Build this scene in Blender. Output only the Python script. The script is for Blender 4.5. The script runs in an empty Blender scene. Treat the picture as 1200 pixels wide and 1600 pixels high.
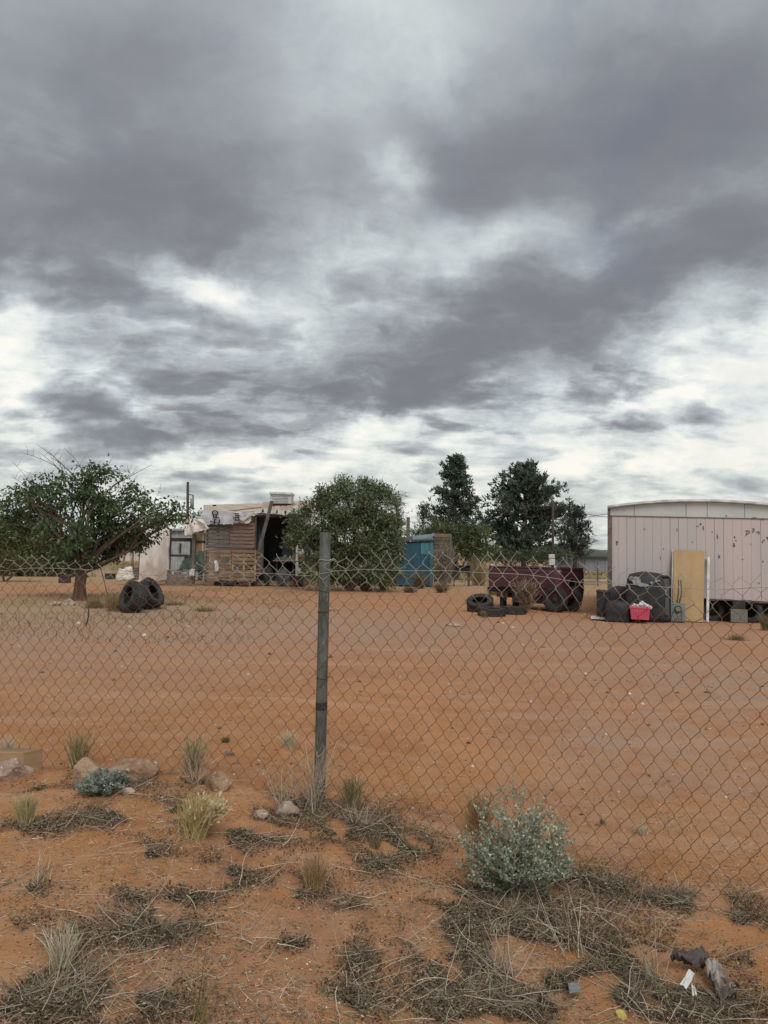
import bpy, bmesh, math, random
import numpy as np
from mathutils import Vector, Matrix, Euler
random.seed(7); RNG = np.random.default_rng(11)
R = math.radians
scene = bpy.context.scene
col = scene.collection

# ------------------------------------------------------------------ camera
FX = 1202.0                      # focal length, in pixels of the 1200x1600 photograph
CZ = 1.45
PITCH, ROLL = math.atan(65 / FX), R(0.9)
Fv = Vector((0, math.cos(PITCH), math.sin(PITCH)))
R0 = Vector((1, 0, 0)); U0 = Vector((0, -math.sin(PITCH), math.cos(PITCH)))
Rv = R0 * math.cos(ROLL) + U0 * math.sin(ROLL)
Uv = -R0 * math.sin(ROLL) + U0 * math.cos(ROLL)
cd = bpy.data.cameras.new("camera"); cam = bpy.data.objects.new("camera", cd); col.objects.link(cam)
m = Matrix((Rv, Uv, -Fv)).transposed().to_4x4(); m.translation = (0, 0, CZ); cam.matrix_world = m
cd.sensor_fit = 'VERTICAL'; cd.sensor_height = 36.0; cd.lens = 36.0 * FX / 1600
cd.clip_start = 0.05; cd.clip_end = 9000
scene.camera = cam
scene.view_settings.view_transform = 'Standard'; scene.view_settings.look = 'None'
scene.view_settings.exposure = 0.0; scene.view_settings.gamma = 1.0; scene.view_settings.use_curve_mapping = False

def rayd(px, py):
    """direction of the sight line through a photograph pixel"""
    return (Fv + Rv * ((px - 600) / FX) + Uv * ((800 - py) / FX))
def P(px, py, Y):
    d = rayd(px, py); t = Y / d.y
    return Vector((d.x * t, Y, CZ + d.z * t))

# ------------------------------------------------------------------ sky and sun
SUN_EL, SUN_AZ = R(47), R(168)        # azimuth clockwise from +Y
world = bpy.data.worlds.new("World"); scene.world = world; world.use_nodes = True
wt = world.node_tree; wt.nodes.clear()
def WN(t, **k):
    n = wt.nodes.new(t)
    for a, b in k.items(): setattr(n, a, b)
    return n
def wl(a, b): wt.links.new(a, b)
def wmath(op, a, b=None, c=None, clamp=False):
    n = WN('ShaderNodeMath', operation=op); n.use_clamp = clamp
    for i, v in enumerate((a, b, c)):
        if v is None: continue
        if isinstance(v, (int, float)): n.inputs[i].default_value = v
        else: wl(v, n.inputs[i])
    return n.outputs[0]
def wvec(op, a, b=None, s=None):
    n = WN('ShaderNodeVectorMath', operation=op)
    for i, v in enumerate((a, b)):
        if v is None: continue
        if isinstance(v, (tuple, list, Vector)): n.inputs[i].default_value = tuple(v)
        else: wl(v, n.inputs[i])
    if s is not None:
        if isinstance(s, (int, float)): n.inputs['Scale'].default_value = s
        else: wl(s, n.inputs['Scale'])
    return n
def wnoise(vec, scale, detail=6, rough=.55, dist=0.0, lac=2.0):
    n = WN('ShaderNodeTexNoise'); wl(vec, n.inputs['Vector'])
    n.inputs['Scale'].default_value = scale; n.inputs['Detail'].default_value = detail
    n.inputs['Roughness'].default_value = rough; n.inputs['Distortion'].default_value = dist
    n.inputs['Lacunarity'].default_value = lac
    return n
tc = WN('ShaderNodeTexCoord'); D = tc.outputs['Generated']
sep = WN('ShaderNodeSeparateXYZ'); wl(D, sep.inputs[0])
den = wmath('ADD', wmath('MAXIMUM', sep.outputs[2], 0.0), 0.24)
comb = WN('ShaderNodeCombineXYZ'); wl(wmath('DIVIDE', sep.outputs[0], den), comb.inputs[0]); wl(wmath('DIVIDE', sep.outputs[1], den), comb.inputs[1])
PL = comb.outputs[0]                                  # position on a flat cloud deck
# diagonal grain of the cloud deck
mp = WN('ShaderNodeMapping'); wl(PL, mp.inputs[0]); mp.inputs['Rotation'].default_value = (0, 0, R(-28)); mp.inputs['Scale'].default_value = (0.85, 1.1, 1)
PM = mp.outputs[0]
w1 = wnoise(D, 3.2, 5, .55); w1o = wvec('SUBTRACT', w1.outputs['Color'], (.5, .5, .5)).outputs[0]
w2 = wnoise(D, 14.0, 4, .6); w2o = wvec('SUBTRACT', w2.outputs['Color'], (.5, .5, .5)).outputs[0]
wd = wvec('ADD', D, wvec('SCALE', w1o, s=.17).outputs[0]).outputs[0]
wd = wvec('ADD', wd, wvec('SCALE', w2o, s=.05).outputs[0]).outputs[0]
def blob(px, py, rx, ry, ang, amp):
    """a cloud mass or a gap of the deck: an elongated soft region round one direction (ang: degrees anticlockwise)"""
    c = rayd(px, py).normalized(); k = 1.0 / rayd(px, py).length / FX
    a = (Rv * math.cos(R(ang)) + Uv * math.sin(R(ang))); a = (a - c * a.dot(c)).normalized(); b = c.cross(a).normalized()
    rot = Matrix((a, b, c)).transposed().to_euler('XYZ')
    mpn = WN('ShaderNodeMapping', vector_type='TEXTURE'); wl(wd, mpn.inputs[0])
    mpn.inputs['Location'].default_value = c; mpn.inputs['Rotation'].default_value = rot
    mpn.inputs['Scale'].default_value = (rx * k, ry * k, .6)
    d2 = wvec('DOT_PRODUCT', mpn.outputs[0], mpn.outputs[0]).outputs['Value']
    g = wmath('POWER', 2.71828, wmath('MULTIPLY', d2, -1.0))
    return wmath('MULTIPLY', g, amp)
BLOBS = [
 (120, 150, 330, 170, 10, -.20), (120, 380, 290, 105, 4, -.24), (330, 330, 200, 100, 12, -.18), (60, 60, 300, 90, 0, -.06),
 (960, 215, 280, 110, 12, -.28), (740, 260, 120, 70, 10, -.16), (1150, 60, 220, 130, 0, -.14), (1080, 150, 200, 120, 10, -.08),
 (860, 480, 330, 75, 20, -.26), (620, 580, 240, 66, 10, -.26), (1080, 380, 240, 80, 22, -.20), (760, 560, 200, 60, 10, -.10),
 (330, 680, 230, 36, -4, -.20), (160, 620, 190, 60, -10, -.10), (820, 630, 260, 30, 6, -.10), (100, 690, 200, 24, 0, -.12), (350, 560, 170, 60, 0, -.10),
 (560, 70, 150, 110, 60, .13), (690, 110, 50, 60, 60, .14), (632, 275, 34, 60, 70, .30), (800, 370, 100, 60, 12, .30), (700, 380, 60, 60, 60, .16), (560, 420, 130, 60, 30, .12),
 (310, 455, 95, 26, -20, .34), (10, 500, 70, 60, 0, .30), (10, 590, 70, 110, 0, .36), (220, 590, 30, 50, 60, .16), (130, 595, 60, 30, 0, .14),
 (1180, 560, 120, 60, 20, .30), (1110, 450, 60, 40, 40, .18), (1000, 648, 170, 18, 14, .30), (585, 650, 120, 22, 10, .40), (400, 712, 130, 14, 3, .32), (780, 600, 50, 12, 10, .10),
 (1060, 735, 240, 26, 8, .30), (600, 720, 520, 26, 0, .12), (850, 690, 330, 12, 4, -.16), (250, 735, 330, 12, 0, -.06), (900, 765, 200, 36, 0, .14), (700, 690, 250, 16, 0, .08), (360, 500, 90, 30, -30, .14), (530, 690, 90, 20, 10, .22),
]
acc = None
for b in BLOBS:
    g = blob(*b); acc = g if acc is None else wmath('ADD', acc, g)
n1 = wnoise(PM, 1.15, 9, .56, .15); n2 = wnoise(PM, 3.4, 8, .6, .1); n3 = wnoise(wd, 5.5, 8, .6)
# thin streaks low over the horizon
n6 = wnoise(wvec('ADD', PM, wvec('SCALE', w1o, s=.15).outputs[0]).outputs[0], 5.2, 10, .62, .05)
n7 = wnoise(wvec('ADD', PM, wvec('SCALE', w1o, s=.25).outputs[0]).outputs[0], 2.6, 9, .58, .05)
ridge = wmath('POWER', wmath('SUBTRACT', 1.0, wmath('ABSOLUTE', wmath('MULTIPLY', wmath('SUBTRACT', n7.outputs[0], .52), 5.5)), clamp=True), 3.0)
stv = WN('ShaderNodeMapping'); wl(D, stv.inputs[0]); stv.inputs['Scale'].default_value = (5, 5, 17)
n4 = wnoise(stv.outputs[0], 1.0, 7, .6, .4)
low = WN('ShaderNodeMapRange'); wl(sep.outputs[2], low.inputs[0]); low.inputs[1].default_value = 0.0; low.inputs[2].default_value = .20; low.inputs[3].default_value = 1; low.inputs[4].default_value = 0
low.clamp = True; LOW = low.outputs[0]
n5 = wnoise(wd, 15.0, 8, .64, .25)
mid = WN('ShaderNodeMapRange'); wl(sep.outputs[2], mid.inputs[0]); mid.inputs[1].default_value = .18; mid.inputs[2].default_value = .50; mid.inputs[3].default_value = 1; mid.inputs[4].default_value = .10; MID = mid.outputs[0]
v = wmath('ADD', acc, wmath('MULTIPLY', wmath('SUBTRACT', n1.outputs[0], .5), .42))
v = wmath('ADD', v, wmath('MULTIPLY', wmath('SUBTRACT', n2.outputs[0], .5), .18))
v = wmath('ADD', v, wmath('MULTIPLY', wmath('MULTIPLY', wmath('SUBTRACT', n3.outputs[0], .5), .60), MID))
v = wmath('ADD', v, wmath('MULTIPLY', wmath('MULTIPLY', wmath('SUBTRACT', n6.outputs[0], .5), 1.15), MID))
v = wmath('ADD', v, wmath('MULTIPLY', wmath('MULTIPLY', wmath('SUBTRACT', n7.outputs[0], .5), .55), wmath('ADD', MID, .1)))
v = wmath('ADD', v, wmath('MULTIPLY', wmath('MULTIPLY', ridge, .17), MID))
v = wmath('ADD', v, wmath('MULTIPLY', wmath('MULTIPLY', wmath('SUBTRACT', n5.outputs[0], .5), .45), MID))
v = wmath('ADD', v, wmath('MULTIPLY', wmath('MULTIPLY', wmath('SUBTRACT', n4.outputs[0], .5), 1.1), LOW))
v = wmath('ADD', v, wmath('MULTIPLY', LOW, .11))
v = wmath('ADD', v, .45)
v = wmath('SUBTRACT', v, wmath('MULTIPLY', wmath('MULTIPLY', wmath('SUBTRACT', v, .66), LOW), .42))
v = wmath('MULTIPLY_ADD', v, 1.16, -.025)
v = wmath('SMOOTH_MAX', v, .06, .30)
ramp = WN('ShaderNodeValToRGB'); wl(v, ramp.inputs[0]); cr = ramp.color_ramp; cr.interpolation = 'LINEAR'
cr.elements[0].position = .0; cr.elements[0].color = (.190, .194, .226, 1)
cr.elements[1].position = 1.0; cr.elements[1].color = (.97, .96, .90, 1)
for p_, c_ in ((.24, (.262, .275, .305)), (.46, (.40, .435, .465)), (.64, (.59, .64, .655)), (.80, (.79, .83, .82))):
    e = cr.elements.new(p_); e.color = c_ + (1,)
skyn = WN('ShaderNodeTexSky', sky_type='NISHITA'); skyn.sun_disc = False; skyn.sun_elevation = SUN_EL; skyn.sun_rotation = SUN_AZ
bg_sky = WN('ShaderNodeBackground'); wl(skyn.outputs[0], bg_sky.inputs[0]); bg_sky.inputs[1].default_value = .08
tint = WN('ShaderNodeMix'); tint.data_type = 'RGBA'; tint.blend_type = 'MULTIPLY'; wl(LOW, tint.inputs[0]); wl(ramp.outputs[0], tint.inputs[6]); tint.inputs[7].default_value = (1.02, .99, .92, 1)
bg_cl = WN('ShaderNodeBackground'); wl(tint.outputs[2], bg_cl.inputs[0]); bg_cl.inputs[1].default_value = 1.0
gap = WN('ShaderNodeMapRange'); wl(n3.outputs[0], gap.inputs[0]); gap.inputs[1].default_value = .52; gap.inputs[2].default_value = .75; gap.inputs[3].default_value = 0; gap.inputs[4].default_value = .30
mixs = WN('ShaderNodeMixShader'); wl(gap.outputs[0], mixs.inputs[0]); wl(bg_cl.outputs[0], mixs.inputs[1]); wl(bg_sky.outputs[0], mixs.inputs[2])
wo = WN('ShaderNodeOutputWorld'); wl(mixs.outputs[0], wo.inputs[0])

sd = bpy.data.lights.new("sun", 'SUN'); sun = bpy.data.objects.new("sun", sd); col.objects.link(sun)
sd.energy = 2.0; sd.angle = R(34); sd.color = (1.0, .97, .92)
sdir = Vector((math.sin(SUN_AZ) * math.cos(SUN_EL), math.cos(SUN_AZ) * math.cos(SUN_EL), math.sin(SUN_EL)))
sun.rotation_euler = sdir.to_track_quat('Z', 'Y').to_euler(); sun.location = (0, 0, 30)

# ------------------------------------------------------------------ terrain shape
def _hash(ix, iy, s):
    h = (ix.astype(np.int64) * 374761393 + iy.astype(np.int64) * 668265263 + s * 1442695041) & 0xffffffff
    h = ((h ^ (h >> 13)) * 1274126177) & 0xffffffff
    return ((h ^ (h >> 16)) & 0xffffff) / float(0xffffff)
def vnoise(x, y, s=0):
    x = np.asarray(x, float); y = np.asarray(y, float)
    ix = np.floor(x); iy = np.floor(y); fx = x - ix; fy = y - iy
    fx = fx * fx * (3 - 2 * fx); fy = fy * fy * (3 - 2 * fy)
    a = _hash(ix, iy, s); b = _hash(ix + 1, iy, s); c = _hash(ix, iy + 1, s); d = _hash(ix + 1, iy + 1, s)
    return (a * (1 - fx) + b * fx) * (1 - fy) + (c * (1 - fx) + d * fx) * fy
def fbm(x, y, s=0, o=4):
    r = 0; a = .5; t = 0
    for i in range(o):
        r = r + a * vnoise(x * 2 ** i, y * 2 ** i, s + i); t += a; a *= .5
    return r / t
FXS = [-6.5, -5, -3.6, -2.54, -.42, .53, 1.05, 1.45, 1.70, 2.2, 3.0]
FYS = [5.9, 5.6, 5.33, 5.08, 4.57, 4.27, 3.97, 3.66, 3.41, 2.95, 2.3]
def fence_y(x): return np.interp(x, FXS, FYS)
def gh(x, y):
    x = np.asarray(x, float); y = np.asarray(y, float)
    bank = np.interp(x, [-4, -2.6, -1.2, -.9, -.42, .53, 1.45, 3], [.03, .026, .07, .06, 0, -.14, -.17, -.17])
    fade = np.clip(1 - (y - 5.2) / 5.0, 0, 1); fade = fade * fade * (3 - 2 * fade)
    z = bank * fade
    side = 1 / (1 + np.exp((y - fence_y(x) + .1) / .12))
    near = np.exp(-np.maximum(y, 0) / 14.0)
    z = z + (fbm(x * 1.7, y * 1.7, 3) - .5) * (.012 + .055 * side) * near * 1.6
    z = z + (fbm(x * 9, y * 9, 9, 3) - .5) * (.006 + .016 * side) * near
    ridge = np.exp(-((y - fence_y(x) + .10) / .16) ** 2)
    z = z + ridge * (.02 + .035 * (fbm(x * 4, y * 4, 21) - .35))
    for yc in (10.2, 11.75, 7.6):
        e = np.abs(y - (yc + .05 * x + .012 * x * x + .15 * np.sin(x * .35 + yc))); z = z - .022 * np.exp(-(e / .10) ** 2) + .014 * np.exp(-((e - .2) / .08) ** 2)
    far = np.clip((y - 15) / 60, 0, 1)
    z = z + (fbm(x * .12, y * .12, 5) - .5) * .10 * far
    return z
def G(px, py):
    """ground points under photograph pixels (vectorised)"""
    px = np.atleast_1d(np.asarray(px, float)); py = np.atleast_1d(np.asarray(py, float))
    a = (px - 600) / FX; b = (800 - py) / FX
    d = np.array(Fv)[None, :] + a[:, None] * np.array(Rv)[None, :] + b[:, None] * np.array(Uv)[None, :]
    z = np.zeros(len(px))
    for _ in range(6):
        t = (z - CZ) / np.minimum(d[:, 2], -1e-4); X = d[:, 0] * t; Y = d[:, 1] * t; z = gh(X, Y)
    return np.stack([X, Y, z], 1)
def G1(px, py): return Vector(G(px, py)[0])

# ------------------------------------------------------------------ materials
MATS = {}
def newmat(name):
    mt = bpy.data.materials.new(name); mt.use_nodes = True; nt = mt.node_tree
    return mt, nt, nt.nodes['Principled BSDF']
def mat(name, c, rough=.8, c2=None, nscale=6.0, amt=.5, bump=.0, bscale=40.0, metal=0.0, c3=None, thr=.62, vcol=False, trans=0.0, stretch=(1, 1, 1), spec=.3, s3=None):
    if name in MATS: return MATS[name]
    mt, nt, bs = newmat(name); N = nt.nodes; L = nt.links
    bs.inputs['Roughness'].default_value = rough; bs.inputs['Metallic'].default_value = metal
    bs.inputs['Specular IOR Level'].default_value = spec
    geo = N.new('ShaderNodeNewGeometry'); mpg = N.new('ShaderNodeMapping'); L.new(geo.outputs['Position'], mpg.inputs[0]); mpg.inputs['Scale'].default_value = stretch
    pos = mpg.outputs[0]
    def noise(s, d=6, r=.6):
        n = N.new('ShaderNodeTexNoise'); L.new(pos, n.inputs['Vector']); n.inputs['Scale'].default_value = s; n.inputs['Detail'].default_value = d; n.inputs['Roughness'].default_value = r; return n.outputs[0]
    def mix(f, a, b):
        mx = N.new('ShaderNodeMix'); mx.data_type = 'RGBA'
        for s_, v_ in ((mx.inputs[0], f), (mx.inputs[6], a), (mx.inputs[7], b)):
            if hasattr(v_, 'links') or hasattr(v_, 'is_linked'): L.new(v_, s_)
            elif isinstance(v_, (int, float)): s_.default_value = v_
            else: s_.default_value = tuple(v_) + (1,)
        return mx.outputs[2]
    def rng(v_, a, b, c=0.0, d=1.0):
        r_ = N.new('ShaderNodeMapRange'); L.new(v_, r_.inputs[0]); r_.inputs[1].default_value = a; r_.inputs[2].default_value = b; r_.inputs[3].default_value = c; r_.inputs[4].default_value = d; return r_.outputs[0]
    base = c
    if vcol:
        at = N.new('ShaderNodeAttribute'); at.attribute_name = 'Col'; base = at.outputs['Color']
    if c2 is not None:
        base = mix(rng(noise(nscale), .5 - .28 * (1.2 - amt), .5 + .28 * (1.2 - amt)), base, c2)
    if c3 is not None:
        base = mix(rng(noise(s3 or nscale * 3.1), thr, thr + .05), base, c3)
    if hasattr(base, 'links'): L.new(base, bs.inputs['Base Color'])
    else: bs.inputs['Base Color'].default_value = tuple(base) + (1,)
    if bump:
        bp = N.new('ShaderNodeBump'); bp.inputs['Strength'].default_value = bump; bp.inputs['Distance'].default_value = .01
        L.new(noise(bscale, 8, .65), bp.inputs['Height']); L.new(bp.outputs[0], bs.inputs['Normal'])
    if trans:
        tr = N.new('ShaderNodeBsdfTranslucent')
        if hasattr(base, 'links'): L.new(base, tr.inputs[0])
        else: tr.inputs[0].default_value = tuple(base) + (1,)
        ms = N.new('ShaderNodeMixShader'); ms.inputs[0].default_value = trans
        L.new(bs.outputs[0], ms.inputs[1]); L.new(tr.outputs[0], ms.inputs[2]); L.new(ms.outputs[0], N['Material Output'].inputs[0])
    MATS[name] = mt; return mt

M = dict(
 leaf=mat('leaf', (.05, .08, .03), .55, vcol=True, trans=.25, spec=.35),
 needle=mat('needle', (.03, .05, .03), .7, vcol=True, trans=.1, spec=.2),
 straw=mat('straw', (.4, .3, .2), .9, vcol=True, trans=.2, spec=.1),
 litter=mat('litter', (.2, .15, .1), .95, vcol=True, spec=.1),
 bark=mat('bark', (.13, .085, .06), .9, (.06, .042, .033), 14, .7, .9, 60, stretch=(1, 1, .35)),
 barkred=mat('bark_reddish', (.15, .085, .062), .9, (.075, .05, .04), 10, .7, .9, 50, stretch=(1, 1, .3)),
 deadwood=mat('dead_wood', (.20, .165, .135), .9, (.09, .07, .055), 20, .6, .4, 80),
 galv=mat('galvanised_post', (.115, .12, .105), .85, (.07, .074, .066), 26, .9, .5, 110, .1, (.21, .19, .15), .60, stretch=(1, 1, .25)),
 rock=mat('rock', (.46, .36, .28), .95, (.25, .17, .13), 11, .8, 1.0, 55, c3=(.62, .57, .50), thr=.6),
 rockred=mat('rock_reddish', (.40, .27, .18), .95, (.24, .14, .085), 9, .8, 1.0, 45, c3=(.5, .4, .32), thr=.6),
 beam=mat('old_beam', (.38, .26, .15), .85, (.24, .14, .08), 5, .7, .5, 60, stretch=(.25, 1, 3)),
 rubber=mat('tyre_rubber', (.022, .023, .026), .75, (.05, .045, .042), 7, .6, .4, 60),
 rust=mat('rust', (.16, .07, .04), .9, (.07, .035, .025), 14, .7, .5, 60),
 black=mat('black_plastic', (.017, .018, .021), .6, (.04, .04, .042), 8, .6, .3, 30),
 dark=mat('dark_clutter', (.03, .028, .028), .9, (.055, .05, .045), 6, .6, .5, 30),
 maroon=mat('maroon_paint', (.088, .022, .032), .42, (.055, .018, .024), 2.5, .6, .08, 20, 0, (.13, .07, .06), .66, spec=.5),
 white=mat('white_paint', (.62, .62, .60), .6, (.42, .41, .39), 6, .6, .1, 40),
 sheet=mat('white_sheet', (.72, .66, .62), .85, (.55, .49, .45), 2.2, .6, .35, 6),
 tarp=mat('printed_tarp', (.58, .57, .60), .6, (.36, .35, .37), 2.5, .7, .35, 5),
 ink=mat('black_ink', (.03, .03, .035), .7),
 pinkbin=mat('pink_plastic', (.66, .10, .19), .45, (.50, .07, .13), 6, .5, .1, 10, spec=.5),
 tanboard=mat('tan_board', (.45, .31, .165), .75, (.36, .24, .125), 3, .6, .15, 50, c3=(.25, .16, .09), thr=.72, stretch=(1, 1, .3)),
 meter=mat('meter_grey', (.24, .27, .26), .55, (.16, .18, .17), 8, .5, .1, 30),
 pinkboard=mat('faded_pink_siding', (.49, .405, .395), .8, (.43, .395, .38), 1.3, .8, .25, 25, 0, (.16, .13, .125), .735, stretch=(1, 1, .18), s3=9),
 greyboard=mat('grey_white_siding', (.50, .50, .48), .75, (.43, .43, .415), 1.6, .6, .15, 25, 0, (.2, .18, .16), .74, stretch=(1, 1, .4), s3=12),
 trim=mat('roof_trim', (.62, .62, .60), .6, (.36, .36, .35), 4, .6, .1, 30),
 brownpost=mat('brown_corner', (.17, .135, .11), .85, (.09, .075, .065), 5, .7, .3, 40),
 block=mat('cinder_block', (.22, .21, .19), .95, (.14, .13, .12), 9, .6, .6, 50),
 teal=mat('teal_paint', (.018, .085, .125), .55, (.014, .055, .085), 1.6, .7, .15, 14, spec=.45),
 teal2=mat('light_teal_paint', (.075, .22, .26), .5, (.05, .15, .19), 3, .7, .15, 14),
 bluegrey=mat('blue_grey_sheet', (.18, .25, .29), .6, (.12, .15, .17), 4, .6, .2, 14),
 palgrey=mat('pallet_grey', (.16, .155, .135), .9, (.09, .085, .075), 9, .7, .4, 50, stretch=(.3, 1, 2)),
 palred=mat('pallet_brown', (.25, .16, .125), .9, (.15, .095, .075), 9, .7, .4, 50, stretch=(.3, 1, 2)),
 palbrown=mat('pallet_worn', (.30, .19, .12), .9, (.16, .10, .065), 9, .7, .4, 50, stretch=(.3, 1, 2)),
 plywood=mat('plywood', (.42, .31, .17), .85, (.30, .21, .11), 3, .6, .2, 40),
 postgrey=mat('weathered_post', (.15, .15, .135), .9, (.08, .08, .07), 8, .7, .4, 40, stretch=(1, 1, .3)),
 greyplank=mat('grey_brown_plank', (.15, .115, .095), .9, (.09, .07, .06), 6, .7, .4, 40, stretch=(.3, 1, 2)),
 corr=mat('pale_metal_sheet', (.42, .43, .43), .5, (.28, .28, .27), 4, .6, .1, 20, .2),
 rooftan=mat('tan_roof', (.56, .48, .38), .8, (.33, .26, .20), 1.6, .7, .2, 20),
 roofpink=mat('pink_roof_metal', (.45, .33, .28), .7, (.33, .20, .16), 3, .7, .2, 20),
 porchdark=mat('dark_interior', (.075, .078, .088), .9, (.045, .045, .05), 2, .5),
 slate=mat('slate_door', (.11, .12, .13), .7, (.07, .075, .085), 2, .5),
 greentarp=mat('green_tarp', (.075, .11, .08), .8, (.05, .07, .055), 3, .6, .3, 8),
 brick=mat('dusty_brick', (.22, .165, .135), .95, (.14, .10, .08), 8, .7, .4, 50),
 cream=mat('cream_wall', (.58, .55, .50), .8, (.45, .42, .38), 2, .6, .1, 20),
 darkeave=mat('dark_eave', (.08, .075, .07), .8),  # one dark tone for roof slabs and gable trim strips
 glassm=mat('window_dark', (.02, .025, .03), .12, spec=.6),
 pole=mat('pole_wood', (.075, .06, .05), .9, (.045, .038, .032), 8, .6, .3, 40),
 metalgrey=mat('far_metal', (.23, .25, .27), .55, (.17, .18, .20), 1.2, .6, .1, 10),
 paper=mat('white_paper', (.72, .70, .66), .7, (.55, .53, .49), 14, .4, .1, 60),
 cloth=mat('dirty_cloth', (.40, .36, .32), .95, (.16, .12, .10), 12, .7, .6, 60),
 yellow=mat('yellow_plastic', (.55, .48, .12), .6, (.4, .3, .1), 20, .5),
 wire=mat('clothes_wire', (.05, .05, .05), .7),
)
# chain-link wire: zinc still bright along the top of the mesh, rust lower down
mt, nt, bs = newmat('chain_link_wire'); N = nt.nodes; L = nt.links
geo = N.new('ShaderNodeNewGeometry'); sx = N.new('ShaderNodeSeparateXYZ'); L.new(geo.outputs['Position'], sx.inputs[0])
nz = N.new('ShaderNodeTexNoise'); nz.inputs['Scale'].default_value = 7; nz.inputs['Detail'].default_value = 5; L.new(geo.outputs['Position'], nz.inputs['Vector'])
ad = N.new('ShaderNodeMath'); ad.operation = 'MULTIPLY_ADD'; L.new(nz.outputs[0], ad.inputs[0]); ad.inputs[1].default_value = .35; L.new(sx.outputs[2], ad.inputs[2])
mr = N.new('ShaderNodeMapRange'); L.new(ad.outputs[0], mr.inputs[0]); mr.inputs[1].default_value = 1.36; mr.inputs[2].default_value = 1.50
mx = N.new('ShaderNodeMix'); mx.data_type = 'RGBA'; L.new(mr.outputs[0], mx.inputs[0]); mx.inputs[6].default_value = (.15, .062, .03, 1); mx.inputs[7].default_value = (.40, .37, .32, 1)
L.new(mx.outputs[2], bs.inputs['Base Color']); bs.inputs['Roughness'].default_value = .75; bs.inputs['Metallic'].default_value = .15
M['link'] = mt

# ground: red sand, greyer where gravel lies, dark crumbs and pale grit
mt, nt, bs = newmat('red_sand'); N = nt.nodes; L = nt.links
geo = N.new('ShaderNodeNewGeometry'); pos = geo.outputs['Position']
def gn(s, d=6, r=.6, st=None):
    v_ = pos
    if st: q = N.new('ShaderNodeMapping'); L.new(pos, q.inputs[0]); q.inputs['Scale'].default_value = st; v_ = q.outputs[0]
    n = N.new('ShaderNodeTexNoise'); L.new(v_, n.inputs['Vector']); n.inputs['Scale'].default_value = s; n.inputs['Detail'].default_value = d; n.inputs['Roughness'].default_value = r; return n.outputs[0]
def grng(v_, a, b, c=0., d=1.):
    r_ = N.new('ShaderNodeMapRange'); L.new(v_, r_.inputs[0])
    for i, q in enumerate((a, b, c, d)): r_.inputs[i + 1].default_value = q
    return r_.outputs[0]
def gm(op, a, b):
    n = N.new('ShaderNodeMath'); n.operation = op
    for i, q in enumerate((a, b)):
        if isinstance(q, (int, float)): n.inputs[i].default_value = q
        else: L.new(q, n.inputs[i])
    return n.outputs[0]
def gmix(f, a, b):
    mx = N.new('ShaderNodeMix'); mx.data_type = 'RGBA'
    for s_, v_ in ((mx.inputs[0], f), (mx.inputs[6], a), (mx.inputs[7], b)):
        if isinstance(v_, tuple): s_.default_value = v_ + (1,)
        elif isinstance(v_, (int, float)): s_.default_value = v_
        else: L.new(v_, s_)
    return mx.outputs[2]
sp = N.new('ShaderNodeSeparateXYZ'); L.new(pos, sp.inputs[0])
at = N.new('ShaderNodeAttribute'); at.attribute_name = 'Col'; asep = N.new('ShaderNodeSeparateColor'); L.new(at.outputs['Color'], asep.inputs[0])
gravel, patch_dark, dry = asep.outputs[0], asep.outputs[1], asep.outputs[2]
c = gmix(grng(gn(.9, 6), .35, .65), (.36, .155, .063), (.455, .220, .094))
c = gmix(grng(gn(5.0, 6), .42, .7, 0, .6), c, (.49, .28, .15))
yfar = grng(sp.outputs[1], 4.5, 11)
c = gmix(gm('MULTIPLY', yfar, .5), c, (.405, .200, .110))
trk = gn(1.0, 6, .62, (.13, 1.0, 1)); c = gmix(grng(trk, .52, .66, 0, .40), c, (.33, .17, .10)); c = gmix(grng(gn(1.6, 6, .6, (.16, 1.3, 1)), .54, .68, 0, .35), c, (.52, .36, .26))
c = gmix(gm('MULTIPLY', gravel, grng(gn(2.2, 6, .65), .3, .6)), c, (.36, .245, .18))
c = gmix(gm('MULTIPLY', dry, grng(gn(1.1, 6, .65), .3, .6)), c, (.36, .29, .17))
c = gmix(gm('MULTIPLY', patch_dark, grng(gn(11, 6, .7), .35, .6)), c, (.115, .066, .040))  # darker brown ground colour over the litter patches
def speck(scale, thr, colr, c, amt=1.0):
    vo = N.new('ShaderNodeTexVoronoi'); L.new(pos, vo.inputs['Vector']); vo.inputs['Scale'].default_value = scale
    sz = gm('MULTIPLY', gn(scale * .35, 3), thr * 2.2)
    f = gm('LESS_THAN', vo.outputs['Distance'], gm('SUBTRACT', sz, thr * .62))
    return gmix(gm('MULTIPLY', f, amt), c, colr)
c = speck(42, .30, (.15, .075, .045), c, .8)
c = speck(85, .34, (.20, .10, .065), c, .6)
c = speck(60, .24, (.56, .43, .34), c, .75)
c = speck(17, .20, (.12, .065, .045), c, .8)
L.new(c, bs.inputs['Base Color']); bs.inputs['Roughness'].default_value = .95; bs.inputs['Specular IOR Level'].default_value = .12
h = gm('ADD', gm('MULTIPLY', gn(26, 8, .7), 1.0), gm('MULTIPLY', gn(120, 5, .7), .35))
h = gm('ADD', h, gm('MULTIPLY', gn(7, 5, .6), 1.6))
h = gm('ADD', h, gm('MULTIPLY', trk, 2.5))
bp = N.new('ShaderNodeBump'); bp.inputs['Strength'].default_value = .75; bp.inputs['Distance'].default_value = .018; L.new(h, bp.inputs['Height']); L.new(bp.outputs[0], bs.inputs['Normal'])
M['sand'] = mt

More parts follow.
